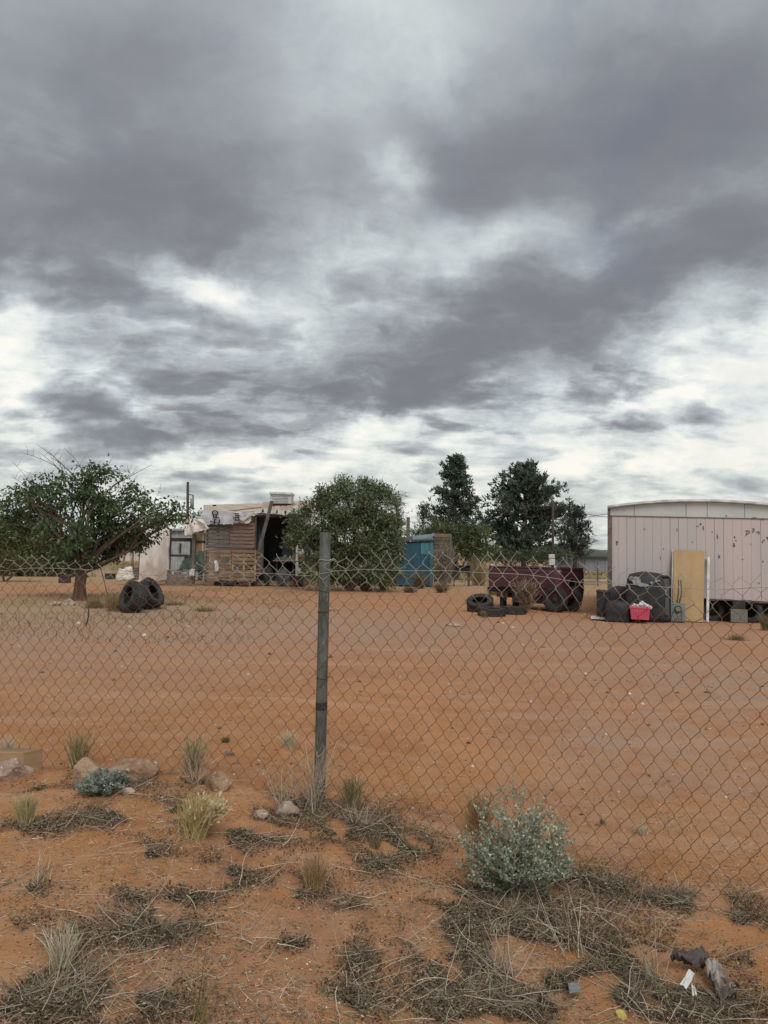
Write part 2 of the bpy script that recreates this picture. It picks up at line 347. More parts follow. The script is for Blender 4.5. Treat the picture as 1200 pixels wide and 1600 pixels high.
# ------------------------------------------------------------------ mesh helpers
def org(o):
    v = Vector((0, 0, 0))
    while o is not None: v = v + o.location; o = o.parent
    return v
def link(name, me, parent=None, mt=None):
    o = bpy.data.objects.new(name, me); col.objects.link(o)
    if mt is not None: me.materials.append(M[mt] if isinstance(mt, str) else mt)
    if parent is not None: o.parent = parent
    return o
def tag(o, label=None, cat=None, group=None, kind=None):
    if label: o['label'] = label
    if cat: o['category'] = cat
    if group: o['group'] = group
    if kind: o['kind'] = kind
    return o
def thing(name, label, cat, loc=(0, 0, 0), group=None):
    o = bpy.data.objects.new(name, None); col.objects.link(o); o.location = loc; o.empty_display_size = .2
    return tag(o, label, cat, group)
class MB:
    def __init__(s): s.v = []; s.f = []
    def add(s, vs, fs):
        n = len(s.v); s.v += [Vector(q) for q in vs]; s.f += [[i + n for i in q] for q in fs]; return s
    def hexa(s, p):          # 8 corners: bottom 0-3 ring, top 4-7 ring
        return s.add(p, [(3, 2, 1, 0), (4, 5, 6, 7), (0, 1, 5, 4), (1, 2, 6, 5), (2, 3, 7, 6), (3, 0, 4, 7)])
    def box(s, c, d, rot=None):
        c = Vector(c); hx, hy, hz = d[0] / 2, d[1] / 2, d[2] / 2
        rm = rot if rot is not None else Matrix.Identity(3)
        ps = [(-hx, -hy, -hz), (hx, -hy, -hz), (hx, hy, -hz), (-hx, hy, -hz), (-hx, -hy, hz), (hx, -hy, hz), (hx, hy, hz), (-hx, hy, hz)]
        return s.hexa([c + rm @ Vector(q) for q in ps])
    def pbox(s, x0, y0, x1, y1, Y, t):
        """box whose front stands in plane Y and covers the given pixel rectangle, t deep"""
        xm, ym = (x0 + x1) / 2, (y0 + y1) / 2
        X0, X1 = P(x0, ym, Y).x, P(x1, ym, Y).x; Z0, Z1 = P(xm, y1, Y).z, P(xm, y0, Y).z
        return s.box(((X0 + X1) / 2, Y + t / 2, (Z0 + Z1) / 2), (abs(X1 - X0), t, abs(Z1 - Z0)))
    def bar(s, a, b, w, t, up=(0, -1, 0)):
        a = Vector(a); b = Vector(b); d = (b - a); l = d.length; d = d / l
        u = Vector(up); sd_ = d.cross(u)
        if sd_.length < 1e-4: sd_ = d.cross(Vector((1, 0, 0)))
        sd_.normalize(); n = sd_.cross(d).normalized()
        return s.box((a + b) / 2, (w, l, t), Matrix((sd_, d, n)).transposed())
    def tube(s, pts, rad, n=8, cap=True):
        pts = [Vector(q) for q in pts]; k = len(pts)
        if not hasattr(rad, '__len__'): rad = [rad] * k
        base = len(s.v); prev = None
        for i, p in enumerate(pts):
            t = (pts[min(i + 1, k - 1)] - pts[max(i - 1, 0)]).normalized()
            if prev is None:
                a = t.cross(Vector((.13, .31, .94)))
                if a.length < .05: a = t.cross(Vector((1, 0, 0)))
            else: a = prev - t * prev.dot(t)
            a.normalize(); b = t.cross(a); prev = a
            for j in range(n):
                th = 2 * math.pi * j / n; s.v.append(p + (a * math.cos(th) + b * math.sin(th)) * rad[i])
        for i in range(k - 1):
            for j in range(n):
                j2 = (j + 1) % n
                s.f.append([base + i * n + j, base + i * n + j2, base + (i + 1) * n + j2, base + (i + 1) * n + j])
        if cap: s.f.append([base + j for j in range(n)][::-1]); s.f.append([base + (k - 1) * n + j for j in range(n)])
        return s
    def lathe(s, prof, n=24, mtx=None, closed=True):
        """profile of (r, h) round local z"""
        base = len(s.v); k = len(prof)
        for r_, h_ in prof:
            for j in range(n):
                th = 2 * math.pi * j / n; q = Vector((r_ * math.cos(th), r_ * math.sin(th), h_)); s.v.append(mtx @ q if mtx is not None else q)
        for i in range(k if closed else k - 1):
            i2 = (i + 1) % k
            for j in range(n):
                j2 = (j + 1) % n; s.f.append([base + i * n + j, base + i * n + j2, base + i2 * n + j2, base + i2 * n + j])
        return s
    def build(s, name, mt, parent=None, smooth=False, bevel=0.0, at_=None):
        o0 = org(parent) if parent is not None else (Vector(at_) if at_ is not None else Vector((0, 0, 0)))
        if parent is None and at_ is None:
            n = len(s.v); o0 = Vector((sum(q.x for q in s.v) / n, sum(q.y for q in s.v) / n, min(q.z for q in s.v)))
        me = bpy.data.meshes.new(name); me.from_pydata([q - o0 for q in s.v], [], s.f); me.update()
        o = link(name, me, parent, mt)
        if parent is None: o.location = o0
        if smooth: me.polygons.foreach_set('use_smooth', [True] * len(me.polygons))
        if bevel: bm_ = o.modifiers.new('bevel', 'BEVEL'); bm_.width = bevel; bm_.segments = 2; bm_.limit_method = 'ANGLE'
        return o
def np_mesh(name, V, F, mt, parent=None, colors=None, at_=None, smooth=False, kind=None):
    """V (n,3), F (m,k) ; colors one per vertex"""
    o0 = np.array(org(parent)) if parent is not None else (np.array(at_) if at_ is not None else V.mean(0))
    V = V - o0[None, :]; me = bpy.data.meshes.new(name)
    n, (mf, k) = len(V), F.shape
    me.vertices.add(n); me.vertices.foreach_set('co', V.astype(np.float32).ravel())
    me.loops.add(mf * k); me.loops.foreach_set('vertex_index', F.astype(np.int32).ravel())
    me.polygons.add(mf); me.polygons.foreach_set('loop_start', np.arange(0, mf * k, k, dtype=np.int32)); me.polygons.foreach_set('loop_total', np.full(mf, k, dtype=np.int32))
    if smooth: me.polygons.foreach_set('use_smooth', np.ones(mf, dtype=bool))
    if colors is not None:
        ca = me.color_attributes.new('Col', 'FLOAT_COLOR', 'POINT'); c4 = np.ones((n, 4), np.float32); c4[:, :3] = colors; ca.data.foreach_set('color', c4.ravel())
    me.update(calc_edges=True); me.validate()
    o = link(name, me, parent, mt)
    if parent is None: o.location = Vector(o0)
    if kind: o['kind'] = kind
    return o
def unit(a): return a / np.maximum(np.linalg.norm(a, axis=1, keepdims=True), 1e-9)
def rnd(n, lo=-1., hi=1.): return RNG.uniform(lo, hi, (n, 3))
def leaf_quads(pts, dirs, ln, wd, cols, fold=.25):
    """one folded diamond leaf per point; returns V, F, C"""
    n = len(pts); dirs = unit(dirs); s_ = unit(np.cross(dirs, unit(rnd(n)))); nn = np.cross(s_, dirs)
    ln = np.broadcast_to(ln, (n,))[:, None]; wd = np.broadcast_to(wd, (n,))[:, None]
    v0 = pts; v2 = pts + dirs * ln - nn * ln * .1
    md = pts + dirs * ln * .45 + nn * wd * fold
    V = np.stack([v0, md + s_ * wd * .5, v2, md - s_ * wd * .5], 1).reshape(-1, 3)
    F = np.arange(n * 4).reshape(-1, 4); return V, F, np.repeat(cols, 4, 0)
def ribbons(P0, dirs, ln, wd, cols, seg=4, curl=.6, grav=0.0, sides=3):
    """n thin curved three-sided stalks; returns V,F,C"""
    n = len(P0); d = unit(dirs); bend = unit(rnd(n)) * curl; ln = np.broadcast_to(ln, (n,))[:, None]; wd = np.broadcast_to(wd, (n,))[:, None]
    pts = [P0]; dd = d
    for i in range(seg):
        dd = unit(dd + bend * (1. / seg) + rnd(n) * .25 * curl + np.array([[0, 0, grav / seg]])); pts.append(pts[-1] + dd * ln / seg)
    s1 = unit(np.cross(d, unit(rnd(n)))); s2 = unit(np.cross(s1, d)); rings = []
    for i, p in enumerate(pts):
        r_ = wd * (1 - .7 * i / seg)
        for j in range(sides):
            th = 2 * math.pi * j / sides; rings.append(p + (s1 * math.cos(th) + s2 * math.sin(th)) * r_)
    K = (seg + 1) * sides; V = np.stack(rings, 1).reshape(-1, 3)
    f = []
    for i in range(seg):
        for j in range(sides):
            j2 = (j + 1) % sides; f.append([i * sides + j, i * sides + j2, (i + 1) * sides + j2, (i + 1) * sides + j])
    F = (np.arange(n)[:, None, None] * K + np.array(f)[None]).reshape(-1, 4)
    return V, F, np.repeat(cols, K, 0)
def cat_mesh(parts):
    Vs, Fs, Cs = [], [], []; k = 0
    for V, F, C in parts: Vs.append(V); Fs.append(F + k); Cs.append(C); k += len(V)
    return np.concatenate(Vs), np.concatenate(Fs), np.concatenate(Cs)
def pal(n, cols, jit=.18):
    cols = np.array(cols); c = cols[RNG.integers(0, len(cols), n)]
    return np.clip(c * (1 + RNG.normal(0, jit, (n, 1))) * (1 + RNG.normal(0, jit * .3, (n, 3))), .003, .9)

# ------------------------------------------------------------------ ground sheet
PATCH = [(60, 1235, 60, 14, .5), (170, 1222, 120, 22, 1), (60, 1292, 90, 20, .8), (170, 1278, 110, 26, 1), (270, 1268, 70, 30, .9), (230, 1335, 60, 24, .9), (360, 1365, 80, 36, 1), (400, 1300, 90, 36, 1), (470, 1262, 110, 30, 1), (560, 1292, 110, 40, 1.2), (640, 1322, 70, 34, 1), (590, 1350, 60, 30, .8), (480, 1388, 46, 28, 1.1), (545, 1430, 34, 32, .9), (240, 1455, 90, 34, 1), (60, 1470, 110, 36, 1), (205, 1400, 34, 22, .8), (290, 1405, 56, 22, .8), (40, 1390, 60, 20, .4),
         (80, 1560, 190, 50, 1), (200, 1575, 100, 34, .8), (560, 1500, 34, 40, .8), (550, 1560, 60, 36, .7), (460, 1476, 40, 14, .5), (740, 1400, 70, 28, 1), (800, 1430, 150, 60, 1.2), (880, 1500, 190, 70, 1.2), (700, 1480, 70, 60, 1), (1000, 1560, 190, 56, 1.1), (950, 1385, 60, 24, 1.2), (1060, 1408, 130, 22, 1.1), (1150, 1440, 80, 34, 1), (1180, 1500, 60, 20, .4), (750, 1560, 150, 60, 1), (330, 1225, 80, 18, .6), (900, 1370, 60, 24, .8), (1130, 1580, 90, 30, .8), (350, 1300, 60, 26, .7)]
def project(V):
    q = V - np.array([[0, 0, CZ]]); z = q @ np.array(Fv); z = np.where(z < .1, 1e9, z)
    return 600 + FX * (q @ np.array(Rv)) / z, 800 - FX * (q @ np.array(Uv)) / z
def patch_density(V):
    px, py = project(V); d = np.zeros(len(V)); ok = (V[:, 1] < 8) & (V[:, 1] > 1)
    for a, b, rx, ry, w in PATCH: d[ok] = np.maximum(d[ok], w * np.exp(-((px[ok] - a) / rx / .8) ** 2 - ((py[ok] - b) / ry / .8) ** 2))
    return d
def build_ground():
    ys = [-6.0]; y = -6.0
    while y < 6000:
        y += max(.022, .0085 * abs(y)) if y > 1.6 else .25
        ys.append(y)
    ys = np.array(ys)
    us = np.linspace(-1, 1, 440); us = np.sign(us) * (np.abs(us) ** 1.0)
    half = np.where(ys < 3, 3.2, ys * .72 + 1.0) + np.clip(ys - 60, 0, 1e9) * 1.0
    X = us[None, :] * half[:, None]; Y = np.repeat(ys[:, None], len(us), 1)
    Z = gh(X, Y); n, k = X.shape
    V = np.stack([X, Y, Z], 2).reshape(-1, 3)
    i, j = np.meshgrid(np.arange(n - 1), np.arange(k - 1), indexing='ij'); a = (i * k + j).ravel()
    F = np.stack([a, a + 1, a + k + 1, a + k], 1)
    x, y = V[:, 0], V[:, 1]
    def bl(cx, cy, rx, ry, w=1.0): return w * np.exp(-((x - cx) / rx) ** 2 - ((y - cy) / ry) ** 2)
    grav = np.clip(bl(-4, 17, 3.5, 4.5) + bl(1.5, 15, 5, 3.2, .8) + bl(4.2, 9.5, 2.2, 2.4, .9) + bl(-8, 14, 5, 5, 1) + bl(2.2, 6.5, .9, 1.1, .7) + .25 * (fbm(x * .4, y * .4, 31) > .55), 0, 1)
    dry = np.clip((y - 26) / 12, 0, 1) * .9 * (np.abs(x) < 4000)
    dry = np.clip(dry + bl(-9, 20, 5, 5, .8), 0, 1)
    patch_dark = np.clip(patch_density(V) * 1.1 * np.clip((fbm(x * 5, y * 5, 88, 4) - .36) * 6, 0, 1), 0, .8)
    C = np.stack([grav, patch_dark, dry], 1)
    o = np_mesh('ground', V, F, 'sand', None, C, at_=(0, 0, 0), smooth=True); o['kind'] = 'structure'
build_ground()
# ------------------------------------------------------------------ far hills
def hills(name, Y, base, amp, seed, mt):
    xs = np.linspace(-Y * .9, Y * .9, 240); z = base + amp * fbm(xs / Y * 9, xs * 0, seed, 5)
    k = len(xs); rows = []
    for t, f in ((-.06, 0), (-.02, .7), (0, 1), (.04, .8), (.12, 0)):
        rows.append(np.stack([xs, np.full(k, Y * (1 + t)), z * f - 3], 1))
    V = np.concatenate(rows); i, j = np.meshgrid(np.arange(4), np.arange(k - 1), indexing='ij'); a = (i * k + j).ravel()
    o = np_mesh(name, V, np.stack([a, a + 1, a + k + 1, a + k], 1), mt, at_=(0, Y, 0), smooth=True); o['kind'] = 'structure'
mat_h = mat('hill_scrub', (.15, .15, .145), .95, (.11, .115, .115), .004, .6); M['hill'] = mat_h
hills('hills', 3200, 6, 62, 4, 'hill')

# ================================================================== chain-link fence
HP = .0425
def build_fence():
    root = thing('chain_link_fence', 'sagging rusty chain link fence crossing the sand on one round grey steel post', 'fence', (-.42, 4.57, 0))
    # arc length table
    xs = np.linspace(-4.3, 2.9, 600); ys = fence_y(xs); ker = np.ones(25) / 25; ys2 = np.convolve(np.pad(ys, 12, 'edge'), ker, 'valid')
    s_ = np.concatenate([[0], np.cumsum(np.hypot(np.diff(xs), np.diff(ys2)))])
    def at_s(q): return np.interp(q, s_, xs), np.interp(q, s_, ys2)
    ptop = [(-400, 868), (0, 876), (50, 868), (100, 872), (140, 876), (200, 886), (250, 888), (300, 884), (370, 868), (440, 872), (485, 880), (520, 866), (570, 862), (640, 866), (700, 862), (750, 864), (815, 862), (860, 868), (900, 880), (980, 883), (1020, 890), (1058, 895), (1120, 902), (1175, 894), (1300, 890)]
    tx, tz = [], []
    for a, b in ptop:
        Yv = 4.5
        for _ in range(12): Xv = rayd(a, b).x / rayd(a, b).y * Yv; Yv = float(np.interp(Xv, xs, ys2))
        q = P(a, b, Yv); tx.append(q.x); tz.append(q.z)
    nrow = 28; nw = int((s_[-1] - .05) / HP)
    def node(u, k):
        x, y = at_s(u); zb = float(gh(x, y)) - .02; zt = float(np.interp(x, tx, tz))
        f = k / nrow
        # slack: the drop of the top edge is taken up by the upper third of the mesh
        full = 1.49; zl = zb + (full - zb) * f
        w = max(0, (f - .55) / .45) ** 1.6
        z = zl + (zt - full) * w
        n1_ = float(fbm(u * 1.1, k * .07, 71)) - .5; n2_ = float(fbm(u * 1.4 + 9, k * .06, 72)) - .5; n3_ = float(fbm(u * 6, k * .5, 73)) - .5; n4_ = float(fbm(u * 6 + 3, k * .5, 75)) - .5
        du = n1_ * .05 + n3_ * .014 * (1 + 2.6 * w); z += n2_ * .05 + n4_ * .014 * (1 + 3.6 * w)
        x2, y2 = at_s(u + du); out = (float(fbm(u * .8, k * .08, 74)) - .5) * .10
        return Vector((x2, y2 + out * .6, z))
    for i in range(nw):
        mb = MB(); pts = []
        for k in range(nrow + 1):
            right = (k + i) % 2 == 1
            u = (i + (1 if right else 0)) * HP
            p = node(u + .02, k); dd = .0028 if right else -.0028
            # rounded knuckle: two points either side of the bend, hooked through the neighbour
            du = .0022 if right else -.0022
            for e, sgn in ((-.0042, -1), (.0042, 1)):
                pts.append(p + Vector((du, -dd * sgn * .8, e)))
        if i % 7 == 3: pts = pts[:-2 - 2 * (i % 3)]           # broken ends along the top
        mb.tube(pts, .00128 * random.uniform(.9, 1.12), 4); o = mb.build('wire', 'link', root, smooth=True)
    # tension wire threaded near the top
    for (a, b, dz) in ((.1, 7.0, -.10),):
        mb = MB(); pts = []
        for q in np.linspace(a, s_[-1] - .1, 90):
            x, y = at_s(q); zt = float(np.interp(x, tx, tz)); pts.append(Vector((x, y - .006, .5 * zt + .5 * 1.44 + dz + .01 * math.sin(q * 3.1))))
        mb.tube(pts, .0013, 4).build('tension_wire', 'link', root, smooth=True)
    # post
    pb = P(499, 1247, 4.60); pt = P(508.5, 832, 4.58)
    ax = (pt - pb).normalized(); rr = .0325; mb = MB()
    base = pb - ax * .25
    mb.tube([base, pb + ax * .52, pb + ax * .522, pb + ax * .60, pb + ax * .602, pt - ax * .004, pt], [rr + .001, rr + .001, rr + .0005, rr + .0005, rr, rr, rr - .002], 28, cap=False)
    mb.tube([pt, pt - ax * .004, pt - ax * .2], [rr - .002, rr - .0045, rr - .0045], 28, cap=False)
    post = mb.build('post', 'galv', root, smooth=True)
    bd = MB(); bd.tube([pb + ax * .515, pb + ax * .56], [rr + .0022, rr + .0022], 28, cap=False); bd.build('stain_band', mat('dark_band', (.035, .035, .035), .8), post, smooth=True)
    for f, tilt in ((.895, .10), (.78, -.2), (.70, .25), (.45, .1)):
        c0 = pb.lerp(pt, f); mb = MB(); pts = []
        for j in range(19):
            th = 2 * math.pi * j / 18; pts.append(c0 + Vector(((rr + .003) * math.cos(th), (rr + .003) * math.sin(th), .02 * tilt * math.cos(th * 1) + .004 * math.sin(th * 2))))
        pts += [pts[-1] + Vector((.02, -.004, .006)), pts[-1] + Vector((.034, -.012, -.006))]
        mb.tube(pts, .0024, 5).build('tie_wire', 'link', root, smooth=True)
build_fence()

# ================================================================== trailer on the right
TY = R(18); TO = P(953, 871, 18.6); TO.z = 0
TU = Vector((math.cos(TY), -math.sin(TY), -.021)); TN = Vector((math.sin(TY), math.cos(TY), 0)); TZ = Vector((0, 0, 1))
def T(a, b, c): return TO + TU * a + TN * b + TZ * c
def on_T(px, py, b):
    """(a, c) where a sight line meets the plane b behind the trailer's end wall"""
    d = rayd(px, py); o = Vector((0, 0, CZ)); nn = TN
    t = (TO + TN * b - o).dot(nn) / d.dot(nn); q = o + d * t - TO
    a = q.dot(Vector((math.cos(TY), -math.sin(TY), 0))); return a, q.z + .021 * a
def tbox(mb, a0, a1, b0, b1, c0, c1):
    return mb.hexa([T(a0, b0, c0), T(a1, b0, c0), T(a1, b1, c0), T(a0, b1, c0), T(a0, b0, c1), T(a1, b0, c1), T(a1, b1, c1), T(a0, b1, c1)])
def build_trailer():
    root = thing('mobile_home', 'end of a faded pink mobile home with a bowed grey white roof front', 'mobile home', TO)
    Wd, DP = 4.28, 9.0; zb, zg, zt = .585, 2.445, 2.68
    def arch(a): t = (a / Wd) * 2 - 1; return zt + .175 * (1 - t * t) 
    xs_ = [0]; nb = 22
    bw = Wd / nb
    for i in range(nb):
        a0, a1 = i * bw, (i + 1) * bw; g = .0035 if i % 5 != 2 else .010
        j0 = RNG.uniform(-.012, .008) if i > 11 else 0; dp_ = RNG.uniform(0, .003)
        mb = tbox(MB(), a0 + g / 2, a1 - g / 2, RNG.uniform(0, .003), .024, zb + j0 - .01, zg); mb.build('siding_board', 'pinkboard', root)
    edges = [0, .56, 1.72, 2.18, 2.98, 3.7, Wd]
    for e0, e1 in zip(edges, edges[1:]):
        mb = MB(); n = 8; ring = []
        for k in range(n + 1):
            a = e0 + .005 + (e1 - e0 - .01) * k / n; ring.append((a, arch(a) - .05))
        f0 = [T(a, -.008, zg + .014) for a, z in ring]; f1 = [T(a, -.008, z) for a, z in ring]; b0 = [T(a, .02, zg + .014) for a, z in ring]; b1 = [T(a, .02, z) for a, z in ring]
        vs = f0 + f1 + b0 + b1; m_ = n + 1; fs = []
        for k in range(n): fs += [(k, k + 1, m_ + k + 1, m_ + k), (2 * m_ + k + 1, 2 * m_ + k, 3 * m_ + k, 3 * m_ + k + 1), (m_ + k, m_ + k + 1, 3 * m_ + k + 1, 3 * m_ + k), (k + 1, k, 2 * m_ + k, 2 * m_ + k + 1)]
        fs += [(0, m_, 3 * m_, 2 * m_), (n, 2 * m_ + n, 3 * m_ + n, m_ + n)]
        mb.add(vs, fs); mb.build('gable_panel', 'greyboard', root)
    tbox(MB(), -.01, Wd + .01, -.016, -.009, zg - .004, zg + .016).build('trim_strip', 'brownpost', root)
    # roof sheet with a folded edge
    mb = MB(); n = 26; pr = [(Wd * k / n * 1.02 - .05) for k in range(n + 1)]
    for (b0, b1, h0, h1) in ((-.10, DP, -.045, .02),):
        vs = []
        for a in pr:
            z = arch(max(0, min(Wd, a))) + (0 if 0 <= a <= Wd else -.01)
            vs += [T(a, b0, z + h0), T(a, b1, z + h0), T(a, b1, z + h1), T(a, b0, z + h1)]
        fs = []
        for k in range(n):
            q = k * 4
            for e in range(4): e2 = (e + 1) % 4; fs.append((q + e, q + e2, q + 4 + e2, q + 4 + e))
        fs += [(0, 1, 2, 3), (n * 4 + 3, n * 4 + 2, n * 4 + 1, n * 4)]
        mb.add(vs, fs)
    roof = mb.build('roof', 'trim', root)
    mb = MB(); pts = [T(a, -.112, arch(max(0, min(Wd, a))) - .022) for a in pr]; mb.tube(pts, .012, 6).build('gutter_lip', 'trim', roof, smooth=True)
    # long walls, back, belly, frame
    tbox(MB(), .0, .03, .03, DP, zb, zg + .19).build('side_wall', 'brownpost', root)
    tbox(MB(), Wd - .03, Wd, .03, DP, zb, zg + .19).build('side_wall', 'pinkboard', root)
    tbox(MB(), .03, Wd - .03, DP - .03, DP, zb, zg + .2).build('back_wall', 'pinkboard', root)
    tbox(MB(), .03, Wd - .03, .04, DP - .04, zb - .05, zb + .02).build('floor_frame', 'dark', root)
    tbox(MB(), .03, Wd - .03, .028, .06, zb + .02, zg + .19).build('wall_frame', 'brownpost', root)
    tbox(MB(), -.055, .0, -.03, .05, .45, zg + .21).build('corner_trim', 'brownpost', root)
    tbox(MB(), .0, .05, -.035, -.004, zb + .0, zg - .01).build('corner_trim', 'brownpost', root)
    mb = MB(); 
    for k in range(30):
        a0 = 2.2 + k * .07; mb2 = tbox(mb, a0, a0 + .068, -.012, .02, zb - .03 - .03 * random.random(), zb - .012)
    mb.build('rotten_edge', 'brownpost', root)
    # skirting gap: dark rails and tyres under the floor
    for b in (.9, 2.6): tbox(MB(), .1, Wd - .1, b, b + .12, zb - .25, zb - .06).build('chassis_rail', 'rust', root)
    tbox(MB(), .05, Wd - .05, 1.3, 1.34, -.02, zb - .05).build('skirt_panel', 'dark', root)
    for a in (2.85, 3.7): tbox(MB(), a, a + .28, .5, .9, 0, zb - .06).build('support_pier', 'dark', root)
    # torn and peeled spots: chips of bare board
    spots = [(1095, 819, 2.5, 3), (1099, 825, 2, 5), (1113, 831, 2, 2), (1121, 839, 2, 6), (1148, 839, 2, 4), (1150, 845, 2, 2), (1147, 852, 3, 5), (1124, 870, 3, 4), (1160, 874, 2, 2), (964, 848, 3, 6), (1007, 827, 1.5, 2), (1058, 828, 1.5, 6), (1037, 858, 1.5, 2), (1200, 841, 4, 4), (1192, 877, 2, 2), (1082, 847, 1.2, 2), (1178, 809, 10, 1.8), (1192, 811, 4, 3), (1173, 850, 2, 1), (1135, 806, 2, 2), (976, 797, 1.5, 1.5), (985, 807, 2, 2), (1186, 911, 2, 2), (1160, 902, 1.5, 1.5), (1090, 822, 4, 1.0), (1032, 872, 1.2, 5)]
    for k, (px, py, rx, ry) in enumerate(spots):
        a, c_ = on_T(px, py, -.012 if py > 812 else -.02); s = 1 / 67.; mb = MB(); n = 9; vs = []; b = -.004 if py > 812 else -.013
        off = [random.uniform(.45, 1.15) for _ in range(n)]
        for bb in (b - .004, b + .002):
            for j in range(n): th = 2 * math.pi * j / n; vs.append(T(a + math.cos(th) * rx * s * .58 * off[j], bb, c_ + math.sin(th) * ry * s * .7 * off[j]))
        fs = [tuple(range(n))[::-1], tuple(range(n, 2 * n))] + [(j, (j + 1) % n, n + (j + 1) % n, n + j) for j in range(n)]
        mb.add(vs, fs); mb.build('peeled_spot', mat('bare_spot', (.085, .07, .067), .95, (.16, .13, .12), 30, .5), root)
    def stroke(pl):
        pts = []
        for px, py in pl: a, c_ = on_T(px, py, -.006); pts.append(T(a, -.006, c_))
        MB().tube(pts, .0075, 5).build('scrawled_mark', 'ink', root, smooth=True)
    k = 80 / 1164.
    def z6(l): return [(1120 + x * k, 790 + y * k) for x, y in l]
    stroke(z6([(655, 570), (735, 575), (745, 610), (715, 640), (675, 650), (660, 690)])); stroke(z6([(690, 580), (675, 650)]))
    stroke(z6([(805, 525), (850, 525), (850, 550), (825, 560), (820, 615)])); stroke(z6([(905, 610), (935, 600), (965, 590), (970, 625), (955, 655)])); stroke(z6([(862, 575), (873, 585)]))
    stroke(z6([(1040, 850), (1035, 820), (1060, 790), (1100, 780)]))
build_trailer()

def clutter_lump(name, label, cat, px0, py0, px1, py1, b, mt, dep=.6, seed=0, rough=.06, sq=.55, tear=None):
    """soft rounded covered item standing on the ground in front of the trailer"""
    a0, c0 = on_T(px0, py1, b); a1, c1 = on_T(px1, py0, b); w = a1 - a0; 
    base = T((a0 + a1) / 2, b + dep / 2, 0); gz = float(gh(base.x, base.y)); h = T(a1, b, c1).z - gz
    bm = bmesh.new(); bmesh.ops.create_cube(bm, size=2); bmesh.ops.subdivide_edges(bm, edges=bm.edges, cuts=7, use_grid_fill=True)
    rs = random.Random(seed)
    for v_ in bm.verts:
        x, y, z = v_.co; top = max(0, z)
        sx_ = 1 - sq * top ** 3 * .35; q = Vector((x * sx_, y * sx_, z))
        l = max(abs(x), abs(y), abs(z)); sph = Vector((x, y, z)).normalized() * 1.25
        q = q.lerp(sph, .28 if z > -.5 else .12)
        nn = (float(fbm(x * 1.3 + seed, y * 1.3 + z * 1.7, seed, 4)) - .5)
        q += Vector((x, y, z)).normalized() * nn * rough * 8
        v_.co = Vector((q.x * w / 2, q.y * dep / 2, max(0, (q.z + 1) / 2) * h))
    me = bpy.data.meshes.new(name); bm.to_mesh(me); bm.free()
    me.polygons.foreach_set('use_smooth', [True] * len(me.polygons))
    o = link(name, me, None, mt); o.location = (base.x, base.y, gz - .01); o.rotation_euler.z = -TY
    return tag(o, label, cat), (w, dep, h)
